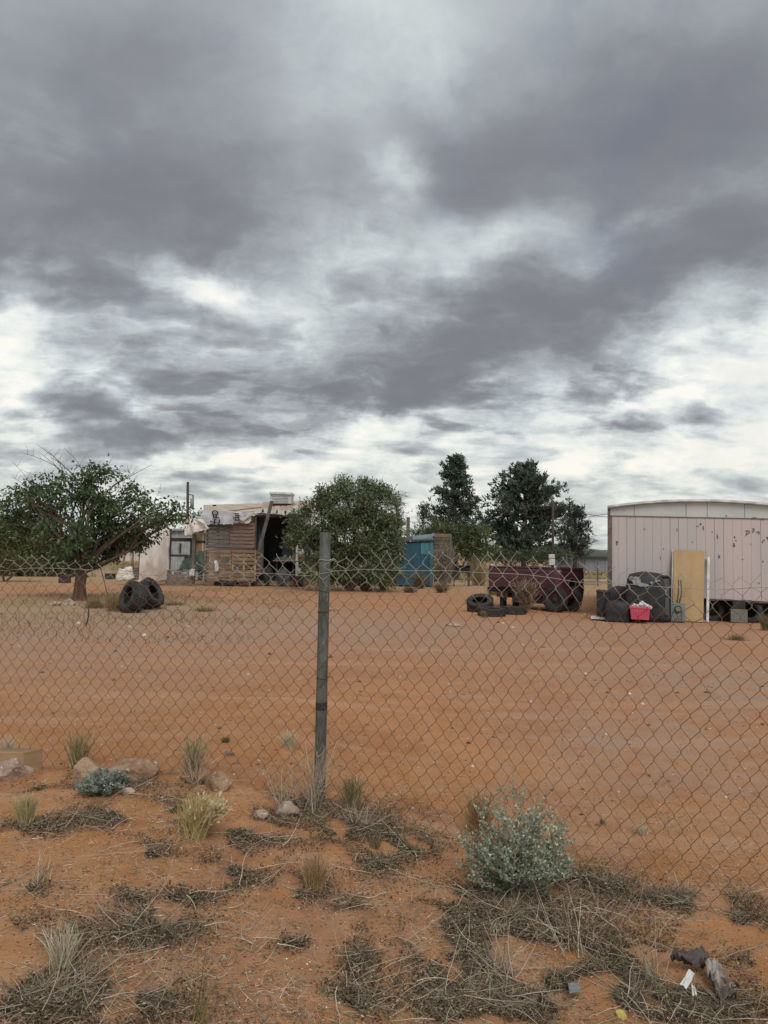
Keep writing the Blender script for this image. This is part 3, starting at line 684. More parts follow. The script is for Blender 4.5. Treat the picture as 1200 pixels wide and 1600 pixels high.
# items before the trailer end
def build_trailer_items():
    # covered armchair-like lump with a torn pale patch
    o, d = clutter_lump('covered_armchair', 'bulky rounded armchair under torn black plastic beside the tan board', 'armchair', 978, 896, 1040, 968, -1.0, 'black', .8, 3, .012, .5)
    mb = MB(); w, dp, h = d; rs = random.Random(5)
    for (cx, cz, rx, rz) in ((-.21, .83, .12, .09), (-.10, .76, .13, .05), (.02, .745, .07, .035), (.26, .84, .05, .03), (.12, .80, .04, .03), (-.3, .87, .06, .05)):
        n = 11; vs = []
        for q in (0, 1):
            for j in range(n): th = 2 * math.pi * j / n; r_ = rs.uniform(.55, 1.15); vs.append(Vector((cx + math.cos(th) * rx * r_, -dp * .5 - .035 + q * .06, cz * h / .98 + math.sin(th) * rz * r_)))
        mb.add(vs, [tuple(range(n))[::-1], tuple(range(n, 2 * n))] + [(j, (j + 1) % n, n + (j + 1) % n, n + j) for j in range(n)])
    me = bpy.data.meshes.new('torn_patch'); me.from_pydata(mb.v, [], mb.f); tp = link('torn_patch', me, o, mat('pale_stuffing', (.36, .38, .37), .9, (.15, .16, .16), 16, .7))
    clutter_lump('rubbish_bag', 'sagging black rubbish bag right before the pink basket', 'bag', 945, 940, 984, 969, -1.35, 'black', .55, 12, .03, .3)
    clutter_lump('rubbish_bag', 'smaller black bag heaped behind the sagging one by the wall', 'bag', 950, 918, 982, 950, -.5, 'dark', .5, 22, .05, .3)
    for (x0, y0, x1, y1, b_, lb_) in ((1108, 938, 1145, 973, .35, 'dark scrap heaped under the sill left of the concrete block'), (1160, 940, 1204, 975, .45, 'dark scrap heaped under the sill right of the concrete block')): clutter_lump('scrap_heap', lb_, 'scrap', x0, y0, x1, y1, b_, 'dark', .5, int(x0), .06, .1)
    # second seat block right of armchair
    a0, c0 = on_T(1020, 968, -.9); a1, c1 = on_T(1047, 902, -.9); p0 = T(a0, -.9, 0)
    r_ = thing('dark_cabinet', 'narrow dark upright cabinet between the covered armchair and tan board', 'cabinet', T((a0 + a1) / 2, -.75, 0))
    tbox(MB(), a0, a1, -.9, -.45, .07 - .0, c1).build('body', 'black', r_, bevel=.01)
    tbox(MB(), a0 + .03, a1 - .03, -.915, -.902, .20, c1 - .45).build('door', 'slate', r_)
    tbox(MB(), a0 + .03, a1 - .03, -.915, -.902, c1 - .42, c1 - .04).build('drawer', 'slate', r_)
    tbox(MB(), a0 - .01, a1 + .01, -.93, -.43, c1, c1 + .03).build('top', 'dark', r_)
    # battery-like case with white base
    a0, c0 = on_T(932, 966, -1.0); a1, c1 = on_T(951, 923, -1.0)
    r_ = thing('storage_case', 'black ribbed storage case standing leftmost before the trailer', 'case', T((a0 + a1) / 2, -.9, 0))
    tbox(MB(), a0, a1, -1.0, -.6, .10, c1 - .05).build('body', 'black', r_, bevel=.01)
    tbox(MB(), a0 - .01, a1 + .01, -1.02, -.58, c1 - .05, c1).build('lid', 'dark', r_, bevel=.006)
    for k in range(4): a = a0 + .04 + k * (a1 - a0 - .1) / 3; tbox(MB(), a, a + .02, -1.015, -1.001, .14, c1 - .08).build('rib', 'black', r_)
    tbox(MB(), a0 - .12, a1 + .02, -1.1, -.55, .03, .075).build('base_board', 'white', r_)
    # pink basket
    a0, c0 = on_T(984, 971, -1.45); a1, c1 = on_T(1016, 948, -1.45); gz = .0
    base = T((a0 + a1) / 2, -1.3, 0); r_ = thing('laundry_basket', 'bright pink plastic basket full of pale rags', 'basket', base)
    def ringp(f, z, t=0): 
        w = (a1 - a0) / 2 * f - t; dd = .17 * f - t; c_ = (a0 + a1) / 2
        return [T(c_ - w, -1.28 - dd, z), T(c_ + w, -1.28 - dd, z), T(c_ + w, -1.28 + dd, z), T(c_ - w, -1.28 + dd, z)]
    mb = MB(); zt_ = c1 - .01; zl = .10
    rings = [ringp(.86, zl), ringp(.98, zt_ - .05), ringp(1.06, zt_ - .045), ringp(1.06, zt_), ringp(1.0, zt_, .01), ringp(.86, zl + .02, .012)]
    vs = [q for r__ in rings for q in r__]; fs = [(3, 2, 1, 0)]
    for k in range(5):
        for e in range(4): e2 = (e + 1) % 4; fs.append((k * 4 + e, k * 4 + e2, k * 4 + 4 + e2, k * 4 + 4 + e))
    fs.append((20, 21, 22, 23)); mb.add(vs, fs); mb.build('tub', 'pinkbin', r_, bevel=.004)
    for k in range(7):
        a = a0 + .05 + k * (a1 - a0 - .1) / 6; MB().bar(T(a, -1.462, zl + .06), T(a, -1.475, zt_ - .06), .012, .006).build('rib', 'pinkbin', r_)
    rs = random.Random(8)
    for (da, dz, s) in ((.10, .03, .06), (.19, .035, .055), (.27, .07, .085), (.37, .03, .06), (.32, .05, .05), (.43, .02, .045)):
        bm = bmesh.new(); bmesh.ops.create_icosphere(bm, subdivisions=2, radius=s)
        for v_ in bm.verts: v_.co *= rs.uniform(.65, 1.25)
        c_ = T(a0 + da, -1.3 + rs.uniform(-.06, .02), zt_ + dz - .03)
        me = bpy.data.meshes.new('rag'); bm.to_mesh(me); bm.free(); o = link('rag', me, None, 'white'); o.location = c_
        tag(o, 'largest white rag, standing highest in the pink basket' if s > .08 else 'small pale rag heaped in the pink basket', 'rag', 'rags in the pink basket')
    # tan board leaning on the wall
    a0, _ = on_T(1050, 973, -.45); a1, cb = on_T(1099, 975, -.45); at0, ct = on_T(1053, 859, -.06); at1, ct1 = on_T(1101, 862, -.06)
    th = .035
    mb = MB().hexa([T(a0, -.45 - th, .055), T(a1, -.45 - th, .055), T(a1, -.45, .06), T(a0, -.45, .06), T(at0, -.06 - th, ct), T(at1, -.06 - th, ct), T(at1, -.06, ct), T(at0, -.06, ct)])
    r_ = thing('tan_door', 'tall plain tan door slab leaning against the pink siding', 'door slab', T(a0, -.45, 0)); mb.build('slab', 'tanboard', r_, bevel=.004)
    mb = MB().hexa([T(a0 - .03, -.44, .055), T(a0 + .02, -.44, .055), T(a0 + .02, -.40, .055), T(a0 - .03, -.40, .055), T(at0 - .03, -.05, ct - .0), T(at0 + .01, -.05, ct - .0), T(at0 + .01, -.03, ct), T(at0 - .03, -.03, ct)])
    mb.build('edge_strip', 'sheet', r_)
    # white frame
    r_ = thing('narrow_door', 'narrow white metal door frame propped just right of the tan board', 'door frame', T(a1, -.4, 0))
    b0, _ = on_T(1103, 974, -.5); b1, ctf = on_T(1107, 870, -.08)
    for (p_, q_, n_) in (((b0 + .03, -.5, .06), (b1 - .0, -.08, ctf), 'stile'), ((b0 - .07, -.42, .06), (b1 - .10, -.06, ctf), 'stile')):
        MB().bar(T(*p_), T(*q_), .055 if p_[1] == -.5 else .03, .03, up=(0, -1, .2)).build(n_, 'white' if p_[1] == -.5 else 'meter', r_)
    for f in (.02, .37, .985):
        p_ = T(b0 - .07, -.42, .06).lerp(T(b1 - .10, -.06, ctf), f); q_ = T(b0 + .03, -.5, .06).lerp(T(b1, -.08, ctf), f); MB().bar(p_, q_, .03, .025).build('rail', 'white', r_)
    # meter box
    a0, _ = on_T(1048, 972, -.75); a1, c1 = on_T(1071, 943, -.75)
    r_ = thing('meter_box', 'grey electric meter box with a round dial and cut conduit on top', 'meter box', T(a0, -.7, 0))
    tbox(MB(), a0, a1, -.78, -.62, .05, c1).build('body', 'meter', r_, bevel=.008)
    tbox(MB(), a0 + .02, a1 - .02, -.79, -.782, .07, c1 - .24).build('cover', 'meter', r_)
    cm = T((a0 + a1) / 2, -.79, c1 - .13); rot = Matrix((TU.normalized(), TZ, -TN)).transposed()
    def disc(r0, h0, h1, nm, mt): 
        mb = MB(); mtx = Matrix.Translation(cm) @ rot.to_4x4(); mb.lathe([(r0, h0), (r0, h1), (.001, h1 + .004)], 22, mtx, closed=False); mb.build(nm, mt, r_, smooth=False)
    disc(.075, 0, .03, 'meter_ring', 'black'); disc(.055, .03, .055, 'dial', mat('dial_face', (.25, .25, .24), .3, (.08, .08, .08), 25, .8))
    aa, c2 = on_T(1062, 906, -.7)
    for da, dx in ((0, .03), (.05, .07)):
        MB().tube([T((a0 + a1) / 2 + da - .02, -.7, c1), T((a0 + a1) / 2 + da + dx * .4, -.68, c1 + .22), T(aa + da - .02, -.62, c2)], .015, 7).build('conduit', 'galv', r_, smooth=True)
    for k in range(3):
        MB().tube([T(a0 + .06 + k * .08, -.80, .30), T(a0 + .03 + k * .1, -.84, .2), T(a0 + .12 + k * .05, -.83, .07)], .006, 5).build('cable', 'black', r_, smooth=True)
    # cinder block under the sill
    a0, _ = on_T(1142, 974, -.15); a1, c1 = on_T(1168, 953, -.15)
    r_ = thing('concrete_block', 'grey concrete block with small dark box on top under the sill', 'concrete block', T(a0, -.1, 0))
    tbox(MB(), a0, a1, -.15, .1, .07, c1).build('body', 'block', r_, bevel=.008)
    tbox(MB(), a0 + .05, a1 - .04, -.10, .08, c1, c1 + .2).build('box', 'dark', r_)
build_trailer_items()

# ================================================================== tyres
def tyre_mesh(R_=.36, W_=.22, rim=.2, treads=30):
    mb = MB(); h = W_ / 2
    prof = [(rim, -h * .72), (rim + .02, -h * .86), (R_ * .8, -h), (R_ * .94, -h * .93), (R_ * .99, -h * .72), (R_, -h * .3), (R_ * .985, -h * .27), (R_ * .985, -h * .2), (R_, -h * .17), (R_, h * .17), (R_ * .985, h * .2), (R_ * .985, h * .27), (R_, h * .3), (R_ * .99, h * .72), (R_ * .94, h * .93), (R_ * .8, h), (rim + .02, h * .86), (rim, h * .72), (rim + .015, h * .5), (R_ * .88, h * .6), (R_ * .9, 0), (R_ * .88, -h * .6), (rim + .015, -h * .5)]
    mb.lathe(prof, 40)
    for k in range(treads):
        for sg in (-1, 1):
            th = 2 * math.pi * (k + .25 * sg) / treads; rm = Matrix.Rotation(th, 3, 'Z')
            mb.box(rm @ Vector((R_ * .985, 0, sg * h * .62)), (.02, R_ * 2 * math.pi / treads * .6, h * .5), rm)
    me = bpy.data.meshes.new('tyre'); me.from_pydata(mb.v, [], mb.f); me.update(); me.materials.append(M['rubber'])
    me.polygons.foreach_set('use_smooth', [i < 40 * 23 for i in range(len(me.polygons))]); return me
TM = tyre_mesh()
def tyre(px, py, label, rot, s=1.0, zoff=0.0, group=None, dy=0.0, cat='tyre', wsc=1.0):
    g = G1(px, py); o = bpy.data.objects.new('tyre', TM); col.objects.link(o); o.rotation_euler = rot; o.scale = (s, s, s * wsc)
    o.location = (g.x, g.y + dy, g.z + zoff); return tag(o, label, cat, group)
tyre(752, 957, 'thick black tyre tilted up on its neighbour, left of the tyre row', (R(24), R(-8), 0), .95, .20, dy=.25, wsc=1.35)
tyre(771, 964, 'black tyre lying flat in front, nearest of the three by the truck bed', (R(3), R(2), 0), .92, .10, dy=.3)
tyre(806, 961, 'flat black tyre below the dead root clump', (R(-2), R(1), 0), .88, .09, dy=.35)
tyre(203, 958, 'large worn black tyre standing in the dry weeds with its hub hole showing', (R(74), R(6), R(-50)), 1.04, .35, dy=.20, wsc=1.6)
tyre(222, 954, 'large black tyre leaning behind the other near the mulberry tree', (R(62), R(0), R(80)), 1.06, .36, dy=.5, wsc=1.7)
tyre(1122, 972, 'dark tyre standing under the sill just right of the white door frame', (R(84), 0, R(-14)), .72, .25, dy=.35)
tyre(1184, 975, 'dark tyre standing under the sill right of the concrete block', (R(80), 0, R(-30)), .74, .26, dy=.35)
tyre(1215, 976, 'dark tyre lying at the right edge under the mobile home', (R(75), 0, R(10)), .74, .26, dy=.5)

# ================================================================== truck bed trailer
def build_truck_bed():
    A = Vector((3.0, 21.8, 0)); B = Vector((4.56, 20.0, 0)); u = (B - A).normalized(); n = Vector((-u.y, u.x, 0)); 
    if n.y < 0: n = -n
    L_ = (B - A).length; W_ = 1.06
    def q(a, b, c_): return A + u * a + n * b + Vector((0, 0, c_))
    def bx(a0, a1, b0, b1, c0, c1): return MB().hexa([q(a0, b0, c0), q(a1, b0, c0), q(a1, b1, c0), q(a0, b1, c0), q(a0, b0, c1), q(a1, b0, c1), q(a1, b1, c1), q(a0, b1, c1)])
    root = thing('truck_bed_trailer', 'old maroon pickup bed made into a trailer, standing on one axle', 'trailer', (A + B) / 2)
    # near side: pressed sheet with a crease, lower lip and wheel cut-out at the right
    prof = [(1.13, .02), (1.10, -.03), (1.02, -.035), (1.0, -.02), (.82, -.03), (.80, -.015), (.60, -.01), (.57, .02)]
    def side(b, sg, a0, a1):
        mb = MB(); vs = []; k = len(prof)
        for a in (a0, a1):
            for z, d in prof: vs.append(q(a, b + d * sg, z))
            for z, d in prof: vs.append(q(a, b + (d + .03) * sg, z))
        fs = []
        for i in range(k - 1): fs += [(i, i + 1, 2 * k + i + 1, 2 * k + i), (k + i + 1, k + i, 3 * k + i, 3 * k + i + 1)]
        fs += [(0, 2 * k, 3 * k, k), (k - 1, 2 * k - 1, 4 * k - 1, 3 * k - 1)]
        for e in (0, 2 * k): fs += [(e + i, e + k + i, e + k + i + 1, e + i + 1) for i in range(k - 1)]
        return mb.add(vs, fs)
    side(0, 1, 0, L_ - .28).build('side_panel', 'maroon', root)
    side(W_, -1, 0, L_ - .28).build('side_panel', 'maroon', root)
    # rear corner: bulged fender with skirt hanging lower
    def corner(b, sg):
        mb = MB(); k = 7; cols_ = []
        for (z, d) in ((1.12, .01), (1.09, -.035), (1.0, -.05), (.8, -.05), (.6, -.04), (.42, -.03), (.30, .0)):
            row = [q(L_ - .28, b + d * sg, z), q(L_ - .1, b + (d - .015) * sg, z), q(L_ + .0, b + (d + .01) * sg, z - .01), q(L_ + .04, b + (d + .09) * sg, z - .015)]
            cols_.append(row)
        inn = [[p_ + n * .03 * sg for p_ in r_] for r_ in cols_]
        vs = [p_ for r_ in cols_ for p_ in r_] + [p_ for r_ in inn for p_ in r_]; fs = []; o_ = k * 4
        for i in range(k - 1):
            for j in range(3): a_ = i * 4 + j; fs += [(a_, a_ + 4, a_ + 5, a_ + 1), (o_ + a_ + 1, o_ + a_ + 5, o_ + a_ + 4, o_ + a_)]
        fs += [(j, j + 1, o_ + j + 1, o_ + j) for j in range(3)]
        return mb.add(vs, fs)
    corner(0, 1).build('fender', 'maroon', root, smooth=True); corner(W_, -1).build('fender', 'maroon', root, smooth=True)
    bx(L_ - .85, L_ - .281, .0, .03, .40, .575).build('lower_skirt', 'maroon', root)
    # end wall with round opening
    mb = MB(); ang = 24; cy, cz_, r_ = .52, .72, .15; vs = []; fs = []
    for d in (L_ + .03, L_ + .0):
        for j in range(ang):
            th = 2 * math.pi * j / ang; vs.append(q(d, cy + r_ * math.cos(th), cz_ + r_ * math.sin(th)))
        for j in range(ang):
            th = 2 * math.pi * j / ang; c_, s_ = math.cos(th), math.sin(th); t_ = min((W_ / 2 - .06) / max(abs(c_), 1e-6), .38 / max(abs(s_), 1e-6)); vs.append(q(d, W_ / 2 + t_ * c_, .74 + t_ * s_))
    for j in range(ang):
        j2 = (j + 1) % ang; fs += [(j, ang + j, ang + j2, j2), (2 * ang + j2, 3 * ang + j2, 3 * ang + j, 2 * ang + j), (j, j2, 2 * ang + j2, 2 * ang + j)]
    mb.add(vs, fs).build('end_panel', 'maroon', root)
    mb = MB(); pts = [q(L_ + .035, cy + .155 * math.cos(2 * math.pi * j / 24), cz_ + .155 * math.sin(2 * math.pi * j / 24)) for j in range(25)]; mb.tube(pts, .016, 6, cap=False).build('lamp_ring', 'galv', root, smooth=True)
    bx(L_ - .14, L_ - .12, .3, .8, .5, .95).build('lamp_hollow', 'black', root)
    bx(L_ + .0, L_ + .05, .06, W_ - .06, 1.10, 1.15).build('top_rail', 'maroon', root)
    bx(.0, L_ - .0, -.03, .05, 1.13, 1.155).build('top_rail', mat('worn_rail', (.13, .10, .095), .5, (.08, .05, .05), 9, .6), root)
    bx(.0, L_ - .0, W_ - .05, W_ + .03, 1.13, 1.155).build('top_rail', 'maroon', root)
    bx(.0, .04, .03, W_ - .03, .60, 1.12).build('end_panel', 'maroon', root)
    bx(.04, L_ - .02, .04, W_ - .04, .60, .64).build('floor', 'rust', root)
    for b in (.22, W_ - .3): bx(-.25, L_ - .1, b, b + .08, .42, .55).build('chassis_rail', 'dark', root)
    for a in (.3, .9, 1.5, 2.1): bx(a, a + .07, .05, W_ - .05, .55, .598).build('cross_member', 'dark', root)
    bx(.1, .5, .2, W_ - .2, .28, .42).build('hitch_frame', 'rust', root)
    for b in (.3, .85): bx(.14, .26, b, b + .16, .0, .3).build('support_block', 'dark', root)
    aw = L_ - .12
    MB().tube([q(aw, -.02, .33), q(aw, W_ + .02, .33)], .045, 10).build('axle', 'rust', root)
    for b, lab in ((.02, 'near'), (W_ - .42, 'far')):
        w = bpy.data.objects.new('wheel', TM); col.objects.link(w); w.parent = root; w.location = q(aw, b, .325) - root.location
        w.rotation_euler = (R(90), 0, math.atan2(u.y, u.x)); w.scale = (.93, .93, .9)
        mb = MB(); mtx = Matrix.Translation(q(aw, b, .325)) @ Matrix((u, Vector((0, 0, 1)), -n if b < .5 else n)).transposed().to_4x4()
        mb.lathe([(.2, -.05), (.2, .06), (.17, .07), (.15, .02), (.07, .03), (.05, .06), (.001, .065)], 22, mtx, closed=False); mb.build('rim', 'dark', root, smooth=True)
    for a in (.1, L_ - .12):
        bm = bmesh.new(); bmesh.ops.create_icosphere(bm, subdivisions=2, radius=.035); me = bpy.data.meshes.new('cap'); bm.to_mesh(me); bm.free()
        o = link('cap', me, root, 'white'); o.location = q(a, .0, 1.175) - root.location
    MB().tube([q(L_ + .05, .9, .85), q(L_ + .10, .95, .6), q(L_ + .09, .9, .35), q(L_ + .02, .8, .18), q(L_ - .1, .7, .25)], .02, 7).build('hose', 'black', root, smooth=True)
    bx(.75, 1.9, .1, .9, .18, .42).build('spare_tank', 'dark', root)
build_truck_bed()

# ================================================================== vegetation builders
def limb(mb, a, b, r0, r1, wob=.12, seg=5):
    a = Vector(a); b = Vector(b); pts = []; l = (b - a).length
    off = Vector((random.uniform(-1, 1), random.uniform(-1, 1), random.uniform(-.4, 1))) * wob * l
    for i in range(seg + 1):
        t = i / seg; p = a.lerp(b, t) + off * math.sin(math.pi * t) + Vector([random.uniform(-1, 1) * wob * l * .12 for _ in range(3)]) * (0 if i in (0, seg) else 1)
        pts.append(p)
    mb.tube(pts, [r0 + (r1 - r0) * i / seg for i in range(seg + 1)], 7, cap=False); return pts
def ellipsoid_pts(c, r, n, shell=.35):
    d = unit(RNG.normal(size=(n, 3))); rad = (shell + (1 - shell) * RNG.uniform(0, 1, n)) ** .6
    return np.array(c)[None] + d * np.array(r)[None] * rad[:, None]
def crown_leaves(masses, n_per, clump_r, leaves, ln, wd, cols, droop=.3, gap=.45, up=0.0):
    """leaves in small sprays spread through ellipsoid masses; masses: (centre, radii, weight)"""
    parts = []
    for c, r, w in masses:
        nc = max(3, int(n_per * w)); cc = ellipsoid_pts(c, r, nc)
        keep = fbm(cc[:, 0] * 1.6 / clump_r * .25, cc[:, 2] * 1.6 / clump_r * .25 + cc[:, 1], 41, 3) > gap * .9
        cc = cc[keep]
        if len(cc) == 0: continue
        out = unit(cc - np.array(c)[None]); K = leaves
        pts = np.repeat(cc, K, 0) + RNG.normal(0, clump_r, (len(cc) * K, 3)) * np.array([1, 1, .7])
        dr = np.repeat(out, K, 0) * .7 + rnd(len(pts)) * .9; dr[:, 2] += up - droop
        cl = np.repeat(pal(len(cc), cols, .22), K, 0) * (1 + RNG.normal(0, .15, (len(pts), 1)))
        parts.append(leaf_quads(pts, dr, ln * RNG.uniform(.6, 1.25, len(pts)), wd * RNG.uniform(.7, 1.2, len(pts)), np.clip(cl, .004, .9)))
    return cat_mesh(parts)
def pix_mass(px, py, rx, ry, Y, k=1.0, dz=0.0, dy=0.0):
    s = Y / FX; c = P(px, py, Y + dy); return ((c.x, c.y, c.z + dz), (rx * s, (rx + ry) * .5 * s * k, ry * s), rx * ry / 900.)

GREEN_MUL = [(.070, .105, .045), (.092, .135, .056), (.050, .076, .038), (.12, .165, .07)]
def build_mulberry():
    g = G1(124, 938); Y = g.y; root = thing('mulberry_tree', 'broad low dark green tree with bare twigs above and a short reddish trunk', 'tree', g)
    s = Y / FX; mb = MB(); fork = P(128, 890, Y); top = P(120, 855, Y)
    mb.tube([g - Vector((0, 0, .1)), g + Vector((0, 0, .05)), P(125, 915, Y), fork], [.26, .20, .155, .16], 12)
    tr = mb.build('trunk', 'barkred', root, smooth=True)
    masses = [(120, 790, 60, 50), (60, 780, 48, 26), (25, 785, 30, 18), (170, 765, 42, 34), (195, 800, 52, 34), (240, 800, 40, 22), (280, 800, 26, 13), (110, 760, 46, 28), (75, 748, 38, 12), (160, 740, 26, 14),
              (95, 830, 52, 30), (150, 845, 50, 32), (190, 838, 40, 26), (225, 828, 26, 24), (120, 865, 34, 22), (118, 890, 18, 18), (55, 815, 44, 24), (215, 775, 24, 14), (35, 765, 24, 8), (130, 735, 22, 10), (292, 806, 18, 9), (262, 792, 24, 12), (20, 800, 24, 16), (200, 852, 18, 16), (85, 850, 30, 18), (185, 850, 40, 20), (218, 836, 30, 18), (162, 866, 30, 14)]
    ms = []
    lb = MB()
    for i, (px, py, rx, ry) in enumerate(masses):
        dy = random.uniform(-.9, .9) if 30 < px < 230 else random.uniform(-.4, .4)
        mm = pix_mass(px, py, rx, ry, Y, 1.1, dy=dy); ms.append((mm[0], mm[1], mm[2] * 1.0))
        c = Vector(mm[0]); pts = limb(lb, fork - Vector((0, 0, .1)), c, .05, .015, .2)
        for _ in range(7):
            e = c + Vector([random.uniform(-1, 1) * r_ * .9 for r_ in mm[1]]); limb(lb, pts[random.choice((2, 3, 4))], e, .02, .005, .15, 4)
    lb.build('limbs', 'bark', tr, smooth=True)
    # bare dead twigs above
    db = MB()
    for (x0, y0, x1, y1, r_) in ((118, 745, 57, 694, .018), (105, 748, 60, 706, .014), (95, 735, 32, 707, .012), (160, 772, 238, 726, .022), (80, 716, 92, 722, .006), (130, 735, 100, 700, .006), (100, 740, 70, 700, .010), (175, 760, 215, 735, .014), (60, 770, 18, 745, .012), (30, 790, 0, 765, .01), (175, 770, 188, 758, .010), (205, 741, 198, 733, .005), (165, 760, 176, 712, .004), (150, 735, 140, 718, .004), (190, 775, 205, 752, .006), (245, 775, 250, 768, .004), (70, 752, 42, 738, .006), (50, 760, 20, 722, .006)):
        pts = limb(db, P(x0, y0, Y), P(x1, y1, Y + random.uniform(-.3, .3)), r_, .004, .07, 6)
        for _ in range(4):
            a = random.choice(pts[1:-1]); limb(db, a, a + Vector((random.uniform(-.25, .25), random.uniform(-.2, .2), random.uniform(0, .28))), .005, .002, .1, 3)
    db.build('dead_twigs', 'deadwood', root, smooth=True)
    V, F, C = crown_leaves(ms, 92, .10, 8, .115, .068, GREEN_MUL, droop=.75, gap=.50)
    np_mesh('crown', V, F, 'leaf', root, C)
    # thin prop sticks
    for (x0, y0, x1, y1) in ((152, 872, 168, 930), (138, 952, 135, 978)):
        a = P(x0, y0, Y - .3); b = G1(x1, y1)
        if x0 == 138: b = G1(x1, y1); a = b + Vector((.03, 0, .42))
        o = MB().tube([a, (a + b) / 2 + Vector((.02, 0, 0)), b], .012, 6).build('stick', 'pole', None, smooth=True)
        tag(o, 'thin dark stick slanting under the mulberry crown' if x0 == 152 else 'short dark stake upright in the sand before the mulberry', 'stick')
build_mulberry()

def bush(name, label, cat, px, py_base, masses, leafc, n_per, clump, K, ln, wd, gap=.4, droop=0., up=.2, mt='leaf', trunkr=.09, Y=None, stems=True, group=None, dyr=.25):
    g = G1(px, py_base); 
    if Y: q = P(px, py_base, Y); g = Vector((q.x, Y, float(gh(q.x, Y))))
    Y = g.y; root = thing(name, label, cat, g, group); ms = []; lb = MB(); any_ = False
    for (mx_, my_, rx, ry) in masses:
        mm = pix_mass(mx_, my_, rx, ry, Y, 1.0, dy=random.uniform(-1, 1) * dyr * rx * Y / FX); ms.append(mm)
        c = Vector(mm[0]); pts = limb(lb, g + Vector((random.uniform(-.1, .1), 0, .02)), c, trunkr * random.uniform(.5, .9), trunkr * .2)
        for _ in range(5):
            e = c + Vector([random.uniform(-1, 1) * r_ * .85 for r_ in mm[1]]); limb(lb, pts[random.choice((3, 4))], e, trunkr * .22, .006, .12, 3)
    lb.build('stems' if stems else 'trunk', 'bark', root, smooth=True)
    V, F, C = crown_leaves(ms, n_per, clump, K, ln, wd, leafc, droop=droop, gap=gap, up=up)
    np_mesh('foliage' if stems else 'crown', V, F, mt, root, C)
    return root
G_BUSH = [(.155, .19, .095), (.125, .16, .08), (.20, .235, .12), (.095, .12, .065)]
bush('willowy_bush', 'large round green bush behind the grey fence post, beside the porch', 'bush', 545, 924,
     [(545, 790, 48, 34), (500, 812, 40, 34), (590, 795, 36, 36), (545, 840, 62, 44), (480, 845, 30, 28), (600, 850, 30, 40), (530, 880, 48, 34), (590, 890, 34, 28), (560, 765, 36, 14), (520, 770, 26, 14), (500, 890, 28, 26), (465, 838, 18, 18), (572, 762, 10, 14), (598, 775, 12, 16), (535, 758, 12, 12), (612, 820, 12, 20), (462, 815, 10, 10), (610, 870, 14, 24), (508, 775, 12, 10)],
     G_BUSH, 230, .13, 9, .18, .048, gap=.42, droop=.25, up=.2, trunkr=.08)
G_MESQ = [(.12, .15, .065), (.155, .185, .08), (.09, .115, .055)]
bush('mesquite_bush', 'yellow green mesquite bush behind the grill and plank wall', 'bush', 712, 880, [(715, 850, 34, 22), (745, 862, 26, 16), (690, 836, 24, 14), (660, 838, 18, 12), (745, 840, 20, 14), (715, 830, 26, 10)], G_MESQ, 330, .24, 9, .30, .06, gap=.30, up=.4, Y=44)
bush('desert_bush', 'low green desert bush filling the left edge behind the mulberry', 'bush', 30, 890, [(25, 850, 44, 26), (70, 855, 34, 24), (5, 835, 30, 24), (55, 838, 40, 18), (95, 858, 22, 20), (20, 876, 44, 14), (70, 876, 40, 14), (112, 872, 20, 16), (40, 862, 50, 20), (20, 884, 50, 10), (90, 884, 40, 9), (60, 888, 50, 8)], [(.16, .18, .085), (.20, .22, .10), (.12, .14, .07)], 300, .22, 9, .28, .06, gap=.30, up=.4, Y=40)
bush('desert_bush', 'smaller olive bush low at the left edge before the larger one', 'bush', 8, 902, [(5, 878, 26, 14), (38, 882, 30, 10)], [(.13, .12, .05), (.10, .105, .045)], 260, .16, 8, .2, .05, gap=.30, up=.4, Y=33)
bush('scrub_bush', 'low dark green scrub under the broad pine, behind the truck bed', 'bush', 812, 884, [(790, 872, 26, 10), (830, 872, 30, 10), (860, 870, 26, 11), (770, 866, 14, 10), (880, 874, 20, 8)], [(.07, .09, .055), (.10, .12, .07)], 300, .2, 9, .24, .05, gap=.32, up=.4, Y=45)
